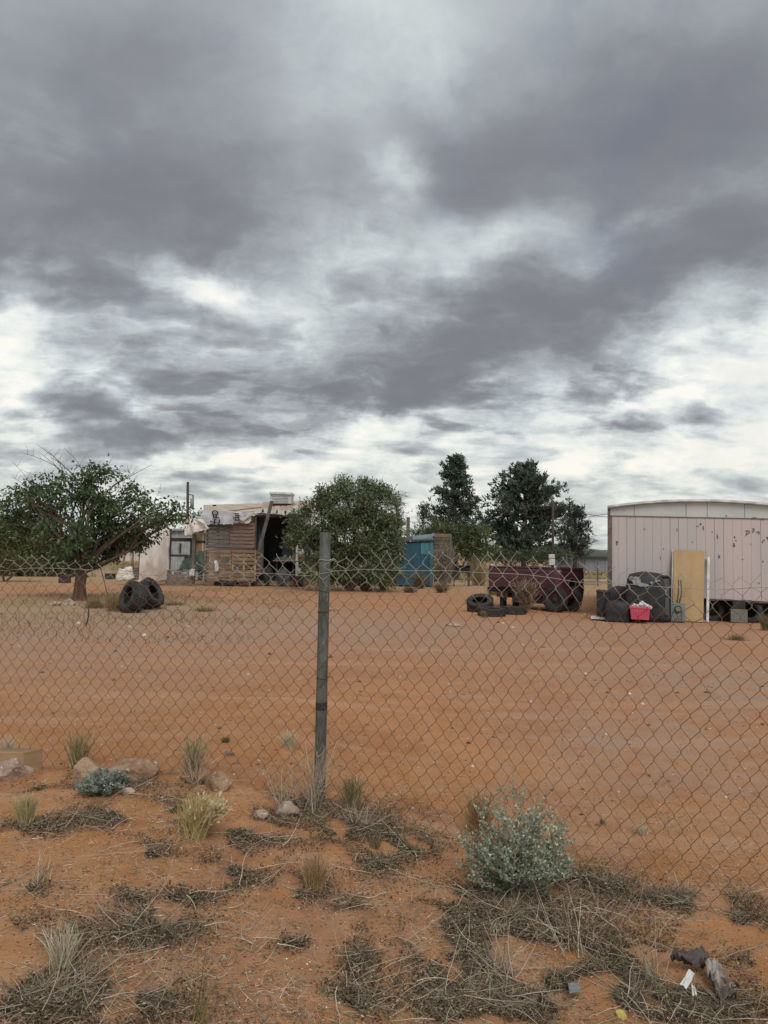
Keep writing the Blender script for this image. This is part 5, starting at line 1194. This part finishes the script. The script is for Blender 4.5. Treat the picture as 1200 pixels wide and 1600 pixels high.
def build_far_right():
    Y = 62; root = thing('grey_metal_building', 'low grey metal building in the distance left of the pink mobile home', 'building', P(928, 890, Y))
    for i in range(8): MB().pbox(898 + i * 8, 870, 898 + i * 8 + 7.8, 892, Y + .04 * (i % 2), .15).build('wall_panel', 'metalgrey', root)
    a, b = P(894, 870, Y - .3), P(968, 871.5, Y - .3); c_, d = b + Vector((0, 7, .5)), a + Vector((0, 7, .5)); h = Vector((0, 0, .12))
    MB().hexa([a, b, c_, d, a + h, b + h, c_ + h, d + h]).build('roof', 'darkeave', root); MB().pbox(896, 870, 898, 892, Y + .2, 6).build('side_wall', 'metalgrey', root)
    # planks on the ground
    for k, (x0, y0, x1, y1, mt, lab) in enumerate(((930, 914, 951, 909, 'white', 'whitish plank lying on the ground left of the pink mobile home'), (908, 912, 934, 910, 'palbrown', 'brown plank lying on the ground right of the truck bed'), (914, 917, 938, 913, 'palbrown', 'second brown plank lying slightly nearer than the first'))):
        a, b = G1(x0, y0), G1(x1, y1); a.z += .09 + .05 * (k == 0); b.z += .09; a.y = b.y + (a.y - b.y) * .4
        o = MB().bar(a, b, .3, .04, up=(0, 0, 1)).build('plank', mt); tag(o, lab, 'plank')
    # box on a short post behind truck bed
    q = P(862, 900, 30); t = thing('pedestal_box', 'white service box on a short post behind the truck bed', 'service box', Vector((q.x, 30, float(gh(q.x, 30)))))
    MB().pbox(858, 866, 867, 872, 30, .14).build('upper_box', 'white', t, bevel=.01); MB().pbox(858.5, 873, 867.5, 883, 30, .16).build('lower_box', 'white', t, bevel=.01); MB().pbox(861.5, 864, 864.5, 905, 30.18, .07).build('post', 'pole', t)
    for (px, top, Y_) in ((885, 866, 34),):
        q = P(px, 880, Y_); g = Vector((q.x, Y_, float(gh(q.x, Y_)))); o = MB().tube([g, P(px, top, Y_)], .05, 8).build('metal_post', 'galv'); tag(o, 'plain pale steel post standing behind the truck bed', 'post')
    # wire field fence far off
    f = thing('field_fence', 'thin far wire fence on posts behind the truck bed', 'fence', P(800, 880, 38)); xs_ = [745, 775, 806, 838, 870, 902, 934]
    for x in xs_: q = P(x, 880, 38); g = Vector((q.x, 38, float(gh(q.x, 38)))); MB().tube([g, g + Vector((0, 0, 1.25))], .035, 6).build('post', 'postgrey', f)
    for z in (.4, .8, 1.2): a, b = P(745, 880, 38), P(940, 880, 38); a.z = b.z = z; MB().tube([a, b], .008, 4).build('strand', 'wire', f)
build_far_right()

# ================================================================== ground-level plants and litter
STRAW = [(.62, .50, .29), (.54, .42, .24), (.70, .58, .38), (.48, .37, .21)]
STRAW_PALE = [(.74, .66, .50), (.64, .54, .38)]
DEAD = [(.30, .235, .16), (.21, .16, .11), (.42, .34, .24), (.12, .088, .06), (.25, .20, .13), (.34, .29, .20)]
DARKL = [(.085, .058, .038), (.12, .085, .055), (.19, .14, .09), (.32, .26, .18), (.06, .042, .028)]
def tuft(px, py, hpx, wpx, n, label, cols=STRAW, lean=(0, 0), heads=False, group=None, green=False, name='grass_tuft', wd=.0022):
    g = G1(px, py); s = g.y / FX; H, W = hpx * s, wpx * s
    root = thing(name, label, 'grass', g, group)
    base = np.array(g)[None] + RNG.normal(0, .16, (n, 3)) * np.array([[W * .6, W * .6, 0]]) - np.array([[0, 0, .01]])
    th = RNG.uniform(0, 2 * np.pi, n); sp_ = RNG.uniform(0, 1, n) ** .7 * (W / H) * .55
    d = np.stack([np.cos(th) * sp_ + lean[0], np.sin(th) * sp_ + lean[1], np.ones(n)], 1); ln = H * RNG.uniform(.5, 1.1, n) 
    c_ = pal(n, cols, .15)
    if green: k = n // 3; c_[:k] = pal(k, [(.16, .17, .05), (.22, .22, .07)])
    V, F, C = ribbons(base, d, ln, wd * RNG.uniform(.6, 1.3, n), c_, 5, .35)
    np_mesh('blades', V, F, 'straw', root, C)
    if heads:
        nh = heads; th = RNG.uniform(0, 2 * np.pi, nh); sp_ = RNG.uniform(.2, 1, nh) * (W / H) * .7
        d = unit(np.stack([np.cos(th) * sp_ + lean[0] * 1.6 + .25, np.sin(th) * sp_ - .05, np.ones(nh) * .9], 1)); tip = np.array(g)[None] + d * (H * RNG.uniform(.6, 1.15, nh))[:, None]
        K = 14; t = RNG.uniform(0, 1, (nh, K, 1)); p = (tip[:, None] - d[:, None] * t * H * .38).reshape(-1, 3) + RNG.normal(0, .004, (nh * K, 3)); dd = np.repeat(d, K, 0) + rnd(nh * K) * .5
        V, F, C = leaf_quads(p, dd, .026, .008, pal(nh * K, [(.76, .62, .40), (.66, .53, .33)])); np_mesh('seed_heads', V, F, 'straw', root, C)
    return root
tuft(305, 1308, 62, 62, 760, 'golden grass tuft with pale seed heads leaning right', heads=80, lean=(.14, 0), cols=[(.66, .54, .24), (.58, .46, .20), (.72, .60, .30)])
tuft(40, 1290, 50, 34, 420, 'dense straw tuft on the bare sand below the wooden beam', cols=[(.60, .50, .27), (.52, .43, .22), (.66, .56, .33)])
tuft(122, 1200, 56, 42, 300, 'pale tuft with green blades growing through the fence by the rocks', green=True)
tuft(302, 1208, 60, 44, 260, 'loose pale tuft at the fence foot left of the post', green=True, cols=STRAW_PALE + STRAW)
tuft(550, 1262, 50, 36, 320, 'green tinged tuft just right of the fence post', green=True)
tuft(492, 1394, 62, 44, 300, 'orange straw tuft in a dark patch below the fence post', cols=[(.48, .30, .15), (.56, .40, .24)])
tuft(98, 1512, 66, 60, 170, 'thin pale straw tuft near the lower left corner', cols=STRAW_PALE)
tuft(452, 1168, 28, 34, 240, 'small pale tuft in the yard just beyond the fence, near the post', cols=STRAW_PALE)
tuft(748, 1304, 66, 56, 420, 'brownish dry tuft behind the grey green saltbush', cols=[(.42, .28, .14), (.50, .36, .2)])
tuft(1003, 1304, 18, 26, 130, 'tiny pale tuft in the open yard right of the saltbush', cols=STRAW_PALE)
tuft(865, 1330, 40, 40, 160, 'dry tuft touching the right side of the saltbush', cols=STRAW)
tuft(352, 1160, 12, 20, 90, 'little fresh green tuft lying in the yard', cols=[(.08, .14, .05)])
tuft(12, 1178, 30, 40, 160, 'pale tuft behind the wooden beam', cols=STRAW_PALE)
tuft(585, 1325, 26, 30, 60, 'few dry stalks in the dark litter right of the post', cols=DEAD)
def sheaf_stalks(px, py, n, H, label):
    g = G1(px, py); V, F, C = ribbons(np.repeat(np.array(g)[None], n, 0) + RNG.normal(0, .012, (n, 3)) * [[1, 1, 0]], rnd(n) * .35 + [[0, 0, 1]], H, .0022, pal(n, [(.20, .17, .06), (.3, .25, .1)]), 6, .25)
    o = np_mesh('tall_stalks', V, F, 'straw', None, C, at_=g); tag(o, label, 'weed')
sheaf_stalks(318, 1600, 7, .25, 'few thin olive stalks at the bottom edge')

# saltbush
def saltbush(px, py, Hpx, Wpx, nst, label, cols, seed=0, leafn=46, ll=.017, name='saltbush', lean=(.05, 0)):
    g = G1(px, py); s = g.y / FX; H, W = Hpx * s, Wpx * s; root = thing(name, label, 'shrub', g); mb = MB(); LP, LD = [], []
    for k in range(nst):
        th = random.uniform(0, 2 * math.pi); sp_ = random.random() ** .55; up = 1 - .62 * sp_ ** 1.6; ln_ = 1.0
        e = g + Vector((math.cos(th) * sp_ * W * .5 + lean[0] * H, math.sin(th) * sp_ * W * .42 + lean[1] * H, H * up * random.choice((random.uniform(.42, .85), random.uniform(.6, 1.12)))))
        pts = limb(mb, g + Vector((random.uniform(-.02, .02), random.uniform(-.02, .02), -.01)), e, .0042, .0015, .10, 6)
        for _ in range(7):
            j = random.choice((2, 3, 4, 5)); a = pts[j]; b = a + Vector((random.uniform(-1, 1), random.uniform(-1, 1), random.uniform(.1, 1.1))) * .055 * (H / .4); q = limb(mb, a, b, .0018, .0009, .1, 2)
            for _ in range(leafn // 4): t = random.random(); LP.append(a.lerp(b, t)); LD.append((b - a).normalized() * .6)
        for _ in range(leafn): 
            j = random.uniform(1.5, 5.99); LP.append(pts[int(j)].lerp(pts[int(j) + 1], j % 1)); LD.append(Vector((0, 0, .6)))
    mb.build('stems', mat('pale_stem', (.26, .24, .17), .9), root, smooth=True)
    LP = np.array(LP) + RNG.normal(0, .0045, (len(LP), 3)); LD = np.array(LD) + rnd(len(LP)); c_ = pal(len(LP), cols, .18)
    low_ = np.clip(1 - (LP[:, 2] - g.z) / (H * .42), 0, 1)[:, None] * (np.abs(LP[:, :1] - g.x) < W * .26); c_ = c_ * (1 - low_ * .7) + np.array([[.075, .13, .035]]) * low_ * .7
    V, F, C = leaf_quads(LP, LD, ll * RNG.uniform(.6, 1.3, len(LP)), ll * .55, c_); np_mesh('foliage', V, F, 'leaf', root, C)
SALT = [(.40, .43, .33), (.33, .37, .27), (.50, .52, .43), (.25, .29, .19)]
saltbush(808, 1402, 185, 200, 74, 'large pale grey green saltbush growing against the chain link fence', SALT, lean=(.0, .06))
saltbush(160, 1240, 42, 92, 60, 'low blue grey shrub between the rocks by the fence', [(.30, .34, .29), (.38, .41, .36), (.22, .26, .20)], leafn=40, ll=.015, name='low_shrub')

# tumbleweed at the post: bleached branching stalks
def dead_shrub(px, py, Hpx, Wpx, n, label, cols, name='dead_weed', r_=.0023, seedy=True, sub=7, Y=None):
    g = G1(px, py); s = g.y / FX; H, W = Hpx * s, Wpx * s; parts = []
    th = RNG.uniform(0, 2 * np.pi, n); sp_ = RNG.uniform(.1, 1, n) * (W / H) * .6; b = np.repeat(np.array(g)[None], n, 0) + RNG.normal(0, W * .05, (n, 3)) * [[1, 1, 0]]
    d = unit(np.stack([np.cos(th) * sp_, np.sin(th) * sp_, np.ones(n)], 1)); ln = H * RNG.uniform(.5, 1.05, n)
    parts.append(ribbons(b, d, ln, r_, pal(n, cols), 6, .45, .25))
    m_ = n * sub; t = RNG.uniform(.2, .95, m_); bi = RNG.integers(0, n, m_); p = b[bi] + d[bi] * (ln[bi] * t)[:, None]
    parts.append(ribbons(p, d[bi] + rnd(m_) * .9, ln[bi] * .28 * RNG.uniform(.4, 1.2, m_), r_ * .55, pal(m_, cols), 4, .7, .3))
    V, F, C = cat_mesh(parts); o = np_mesh(name, V, F, 'straw', None, C, at_=g); tag(o, label, 'dead weed'); return o
BLEACH = [(.60, .50, .38), (.48, .38, .28), (.66, .57, .45), (.36, .27, .19)]
dead_shrub(487, 1268, 110, 110, 34, 'bleached branching dead weed caught round the foot of the fence post', BLEACH)
dead_shrub(440, 1262, 70, 90, 16, 'thin bleached weed left of the post foot', BLEACH)
dead_shrub(305, 1225, 60, 120, 12, 'sprawling pale dead stems at the fence left of the post', BLEACH)
dead_shrub(560, 1290, 50, 150, 14, 'arching dead stems over the dark litter right of the post', BLEACH)
dead_shrub(900, 1490, 120, 200, 16, 'tall thin straw stalks standing over the litter in the lower right', BLEACH, sub=3)
dead_shrub(780, 1530, 110, 180, 16, 'branching pale stalks in the litter below the saltbush', BLEACH, sub=3)
dead_shrub(1020, 1540, 90, 160, 14, 'bleached stalks beside the white paper scrap', BLEACH, sub=3)
dead_shrub(60, 1380, 60, 120, 10, 'pale dry stems lying on the sand at the left edge', BLEACH, sub=2)
dead_shrub(822, 957, 50, 54, 70, 'tangled pale dead roots beside the truck bed', [(.30, .22, .16), (.22, .15, .11), (.38, .29, .21)], r_=.022, sub=8)
dead_shrub(822, 957, 16, 46, 110, 'matted tan dead brush before the side of the truck bed', [(.33, .24, .17), (.25, .17, .12)], r_=.02, sub=8).location += Vector((0, -.1, .48))
dead_shrub(692, 918, 68, 40, 150, 'tall pale dead vine climbing the plank wall', [(.42, .37, .30), (.33, .28, .22), (.24, .20, .16)], r_=.014, sub=9).location += Vector((0, -.35, 0))
for k, (px, py, h_, w_, lab) in enumerate(((655, 920, 30, 50, 'pinkish dry weeds at the foot of the blue shed'), (600, 922, 32, 60, 'brown dry weeds beneath the round bush, by the grey boards'), (570, 924, 24, 50, 'low dry weeds under the left part of the round bush'), (690, 926, 20, 60, 'low brown weeds in front of the plank wall'), (640, 926, 14, 60, 'short brown weeds in front of the blue shed'))):
    dead_shrub(px, py, h_, w_, 120, lab, [(.33, .24, .17), (.26, .19, .14), (.20, .16, .10), (.15, .14, .07)], r_=.008, sub=8)
for k, (px, py, h_, w_, lab) in enumerate(((748, 915, 46, 44, 'tall tan grass clump right of the barbecue grill'), (738, 900, 40, 50, 'tall tan grass farther behind the grill'), (770, 930, 18, 30, 'short tan grass under the left end of the truck bed'), (180, 955, 30, 50, 'faded grass around the left standing tyre'), (150, 950, 22, 60, 'thin grass at the foot of the mulberry trunk'), (270, 945, 12, 80, 'thin green brown grass right of the standing tyres'), (320, 955, 12, 60, 'pale short grass on the open yard right of the tyres'), (1150, 1000, 14, 60, 'thin green weeds in front of the concrete block'), (1196, 985, 26, 20, 'green weed at the right edge by the mobile home'), (755, 965, 12, 12, 'small green tuft before the tilted tyre'))):
    tuft(px, py, h_, w_, 300 if h_ > 15 else 160, lab, cols=[(.38, .30, .17), (.32, .24, .13), (.44, .35, .22)] if k < 5 else [(.20, .19, .09), (.30, .25, .13)], wd=.008 * (1 if py < 960 else .6))
# mounded grassy ground left + far grass
def field(name, n, rx0, rx1, ry0, ry1, cols, H, wd, kind='stuff', cond=None):
    x = RNG.uniform(rx0, rx1, n); y = RNG.uniform(ry0, ry1, n); k = fbm(x * .5, y * .5, 61) > .45; x, y = x[k], y[k]
    m_ = len(x); b = np.stack([x, y, gh(x, y) - .01], 1); V, F, C = ribbons(b, rnd(m_) * .5 + [[0, 0, 1]], H * RNG.uniform(.4, 1.3, m_), wd, pal(m_, cols), 2, .4)
    o = np_mesh(name, V, F, 'straw', None, C, at_=(0, 0, 0)); o['kind'] = 'stuff'; return o
o = field('dry_grass', 26000, -30, 40, 40, 75, [(.40, .34, .17), (.30, .28, .12), (.46, .38, .22)], .35, .02); tag(o, 'dry yellow grass of the field beyond the yard', 'grass')
o = field('yard_weeds', 9000, -13, -2.2, 12, 30, [(.26, .21, .13), (.19, .16, .10), (.33, .27, .17)], .09, .006); tag(o, 'thin scrubby weeds on the left side of the yard', 'weeds')

# litter mats: dead stems, leaf crumbs -----------------------------------
def sample_patches(n, tight=1.0):
    w = np.array([a[2] * a[3] * a[4] for a in PATCH]); w = w / w.sum(); idx = RNG.choice(len(PATCH), n, p=w); pt = np.array(PATCH)[idx]
    r_ = np.abs(RNG.normal(0, .55 * tight, n)); th = RNG.uniform(0, 2 * np.pi, n); px = pt[:, 0] + np.cos(th) * r_ * pt[:, 2]; py = pt[:, 1] + np.sin(th) * r_ * pt[:, 3]
    g = G(px, py); k = (fbm(g[:, 0] * 5, g[:, 1] * 5, 88, 4) > .43 + .06 * vnoise(g[:, 0] * 40, g[:, 1] * 40, 5)) & (g[:, 1] > 1.5); return g[k]
g = sample_patches(52000); n = len(g); g[:, 2] += RNG.uniform(0, .035, n) * (fbm(g[:, 0] * 3, g[:, 1] * 3, 17) * 1.6)
d = rnd(n); d[:, 2] *= .28
V, F, C = ribbons(g, d, RNG.gamma(2.2, .019, n), RNG.uniform(.0006, .0015, n), pal(n, DEAD, .28), 3, 1.3, 0.0)
o = np_mesh('dead_stem_litter', V, F, 'litter', None, C, at_=(0, 0, 0), kind='stuff'); tag(o, 'matted dead grey stems strewn over the sand by the fence', 'litter')
g = sample_patches(190000, 1.05); n = len(g); g[:, 2] += np.abs(RNG.normal(0, .010, n)); d = rnd(n); d[:, 2] *= .6
V, F, C = leaf_quads(g, d, RNG.uniform(.004, .017, n), RNG.uniform(.003, .009, n), pal(n, DARKL, .3), .3)
o = np_mesh('leaf_litter', V, F, 'litter', None, C, at_=(0, 0, 0), kind='stuff'); tag(o, 'dark crumbled leaves in patches on the sand', 'litter')
# long pale stalks lying about
g = sample_patches(2300, 1.6); n = len(g); g[:, 2] += RNG.uniform(.004, .03, n); d = rnd(n); d[:, 2] = RNG.uniform(-.02, .22, n)
V, F, C = ribbons(g, d, RNG.gamma(3, .045, n) + .04, RNG.uniform(.0009, .0022, n), pal(n, BLEACH, .18), 7, .8, -.15)
o = np_mesh('pale_stalks', V, F, 'straw', None, C, at_=(0, 0, 0), kind='stuff'); tag(o, 'bleached curved stalks lying over the dead litter', 'litter')
# thinly spread straw bits between the mats
def spread(n, y0, y1, thr, cols, ln, label):
    g = G(RNG.uniform(-60, 1260, n), RNG.uniform(y0, y1, n)); g = g[fbm(g[:, 0] * 2.3, g[:, 1] * 2.3, 99, 4) + .25 * (vnoise(g[:, 0] * 19, g[:, 1] * 19, 3) - .5) > thr]
    n = len(g); g[:, 2] += .003; d = rnd(n); d[:, 2] *= .12
    V, F, C = ribbons(g, d, RNG.gamma(2.2, ln, n), RNG.uniform(.0006, .0015, n), pal(n, cols, .25), 3, 1.0, 0.0)
    o = np_mesh('straw_bits', V, F, 'litter', None, C, at_=(0, 0, 0), kind='stuff'); tag(o, label, 'litter')
spread(30000, 1225, 1660, .50, DEAD + BLEACH, .017, 'short straw bits spread thinly over the foreground sand')
spread(4500, 960, 1240, .52, DEAD, .020, 'sparse dry bits scattered over the yard sand')
# scattered crumbs and pebbles
def pebbles(name, n, px0, px1, py0, py1, smin, smax, cols, label, cond=None):
    px = RNG.uniform(px0, px1, n); py = py0 + (py1 - py0) * RNG.uniform(0, 1, n) ** .8; g = G(px, py); 
    sz = RNG.uniform(0, 1, n) ** 3 * (smax - smin) + smin; sz = sz * np.clip(g[:, 1] / 5, .7, 3)
    o8 = np.array([(1, 0, 0), (-1, 0, 0), (0, 1, 0), (0, -1, 0), (0, 0, .7), (0, 0, -.5)]); V = g[:, None] + o8[None] * sz[:, None, None] * RNG.uniform(.6, 1.3, (n, 6, 1)); V = V.reshape(-1, 3)
    f = np.array([(0, 2, 4), (2, 1, 4), (1, 3, 4), (3, 0, 4), (2, 0, 5), (1, 2, 5), (3, 1, 5), (0, 3, 5)]); F = (np.arange(n)[:, None, None] * 6 + f[None]).reshape(-1, 3)
    o = np_mesh(name, V, F, 'litter', None, np.repeat(pal(n, cols, .25), 6, 0), at_=(0, 0, 0), kind='stuff'); tag(o, label, 'pebbles')
pebbles('dark_crumbs', 11000, -60, 1260, 960, 1640, .0016, .008, [(.10, .055, .035), (.16, .085, .055), (.22, .12, .08)], 'small dark crumbs of earth scattered on the sand')
pebbles('pale_pebbles', 5200, -60, 1260, 930, 1640, .0014, .008, [(.52, .42, .34), (.42, .30, .22), (.60, .52, .44)], 'small pale pebbles scattered on the sand')

pebbles('yard_stones', 450, -60, 1260, 925, 1300, .006, .022, [(.40, .28, .20), (.50, .40, .32), (.20, .12, .09), (.13, .08, .06)], 'scattered small stones on the open yard')
# rocks ----------------------------------------------------------
def rock(px, py, wpx, hpx, label, mt='rock', seed=0, flat=1.0, group=None, sink=.2, name='rock'):
    g = G1(px, py); s = g.y / FX; w, h = wpx * s, hpx * s; bm = bmesh.new(); bmesh.ops.create_icosphere(bm, subdivisions=4, radius=1)
    rs = random.Random(seed); pl = [(Vector((rs.uniform(-1, 1), rs.uniform(-1, 1), rs.uniform(-.4, 1))).normalized(), rs.uniform(.55, .85)) for _ in range(13)]
    for v_ in bm.verts:
        n_ = v_.co.normalized(); r_ = 1.0
        for d_, k_ in pl:
            c_ = n_.dot(d_)
            if c_ > 0: r_ = min(r_, k_ / c_)
        r_ += (float(fbm(n_.x * 4 + seed, n_.y * 4 + n_.z * 3, seed, 4)) - .5) * .16; v_.co = n_ * r_
    for v_ in bm.verts: v_.co = Vector((v_.co.x * w * .62, v_.co.y * (w + h) * .28, (v_.co.z + .8 - sink) * h * .62))
    me = bpy.data.meshes.new(name); bm.to_mesh(me); bm.free(); me.polygons.foreach_set('use_smooth', [False] * len(me.polygons)); o = link(name, me, None, mt); o.location = (g.x, g.y + (w + h) * .2, g.z); tag(o, label, 'rock', group)
rock(12, 1220, 52, 36, 'pale craggy rock leaning on the end of the wooden beam', 'rock', 3)
rock(132, 1228, 46, 40, 'rounded reddish rock left of the low blue grey shrub', 'rockred', 5)
rock(205, 1222, 84, 36, 'broad flat topped reddish rock at the fence behind the low shrub', 'rockred', 8)
rock(196, 1243, 22, 12, 'small white stone right in front of the low shrub', 'rock', 11)
rock(336, 1238, 38, 32, 'pinkish rock poking up at the fence between tufts', 'rockred', 13)
rock(447, 1278, 32, 26, 'pale stone in the dead weed left of the post', 'rock', 17)
rock(405, 1280, 22, 14, 'small tan stone in the litter left of the post', 'rock', 19)
rock(357, 1182, 16, 9, 'lone flat stone in the yard beyond the fence', 'rock', 23)
rock(945, 1290, 11, 12, 'small pinkish stone in the open yard at right', 'rockred', 29)
rock(708, 979, 22, 7, 'pale flat stone heap in the yard left of the tyres', 'rock', 31)
rock(105, 946, 18, 12, 'whitish rock at the mulberry foot', 'rock', 37); rock(86, 947, 16, 8, 'tan rock beside the whitish one at the mulberry foot', 'rock', 41)
rock(201, 981, 8, 4, 'small white stone in the yard before the standing tyres', 'rock', 43)
rock(563, 1293, 20, 12, 'small grey white stone right of the post foot', 'rock', 47)
rock(245, 950, 12, 8, 'white broken chunk right of the standing tyres', 'rock', 51)
rock(585, 924, 16, 5, 'white scrap stone under the round bush', 'rock', 53)
# wooden beam ----------------------------------------------------
def build_beam():
    g = G1(38, 1216); A = G1(36, 1214); Y0 = A.y
    a = P(54, 1178, Y0); w = .17; L_ = .75; d = Vector((-.93, -.02, 0)).normalized(); n = Vector((.02, .93, 0)).normalized(); n = Vector((-d.y, d.x, 0)) * -1
    if n.y < 0: n = -n
    z0 = gh(a.x, a.y) - .01; H = .155; F0 = Vector((P(36, 1195, Y0).x, Y0, float(z0)))
    e = Vector((.075, .10, 0)) # end face runs back to the right
    p = [F0 + d * L_, F0, F0 + e, F0 + e + d * L_]; o = MB().hexa(p + [q + Vector((0, 0, H)) for q in p]).build('wooden_beam', 'beam', None, bevel=.006)
    tag(o, 'weathered square wooden beam lying at the left end of the fence', 'beam')
build_beam()
# rubbish lower right ---------------------------------------------
def sheet_scrap(name, label, cat, pix, mt, lift=.03, amp=.02, seed=1, thick=.0015):
    c = [G1(a, b) for a, b in pix]; n = 14; V = []
    for j in range(n + 1):
        for i in range(n + 1):
            s, t = i / n, j / n; p = c[0].lerp(c[1], s).lerp(c[3].lerp(c[2], s), t)
            z = float(gh(p.x, p.y)) + lift + (float(fbm(s * 5 + seed, t * 5, seed)) - .3) * amp * 2.5; V.append(Vector((p.x, p.y, z)))
    F = [(j * (n + 1) + i, j * (n + 1) + i + 1, (j + 1) * (n + 1) + i + 1, (j + 1) * (n + 1) + i) for j in range(n) for i in range(n)]
    o = MB().add(V, F).build(name, mt, None, smooth=True); md = o.modifiers.new('thickness', 'SOLIDIFY'); md.thickness = thick; tag(o, label, cat)
sheet_scrap('paper_scrap', 'bright white paper card lying in the dead litter', 'paper', [(1076, 1537), (1086, 1543), (1073, 1568), (1062, 1561)], 'paper', .05, .004, 3)
sheet_scrap('paper_scrap', 'small torn white strip beside the bright card', 'paper', [(1080, 1555), (1086, 1560), (1089, 1574), (1081, 1572)], 'paper', .035, .01, 4)
sheet_scrap('old_cloth', 'crumpled dirty grey cloth half buried right of the white card', 'cloth', [(1100, 1527), (1120, 1528), (1150, 1570), (1118, 1562)], 'cloth', .03, .05, 5, .004)
sheet_scrap('dark_cloth', 'stiff dark rag folded above the grey cloth', 'cloth', [(1045, 1516), (1098, 1505), (1112, 1522), (1062, 1526)], mat('dark_rag', (.07, .055, .05), .95, (.14, .115, .10), 14, .6, .5, 50), .03, .045, 6, .004)
sheet_scrap('dark_cloth', 'dark brown rag below the crumpled grey cloth', 'cloth', [(1108, 1545), (1140, 1552), (1152, 1582), (1122, 1580)], MATS['dark_rag'], .02, .04, 9, .004)
sheet_scrap('plastic_scrap', 'small grey plastic square in the litter', 'plastic scrap', [(887, 1554), (903, 1553), (909, 1568), (890, 1571)], 'meter', .04, .003, 7)
rock(972, 1594, 16, 16, 'small yellow green gourd in the litter at the bottom', 'yellow', 61, name='gourd', sink=.3)
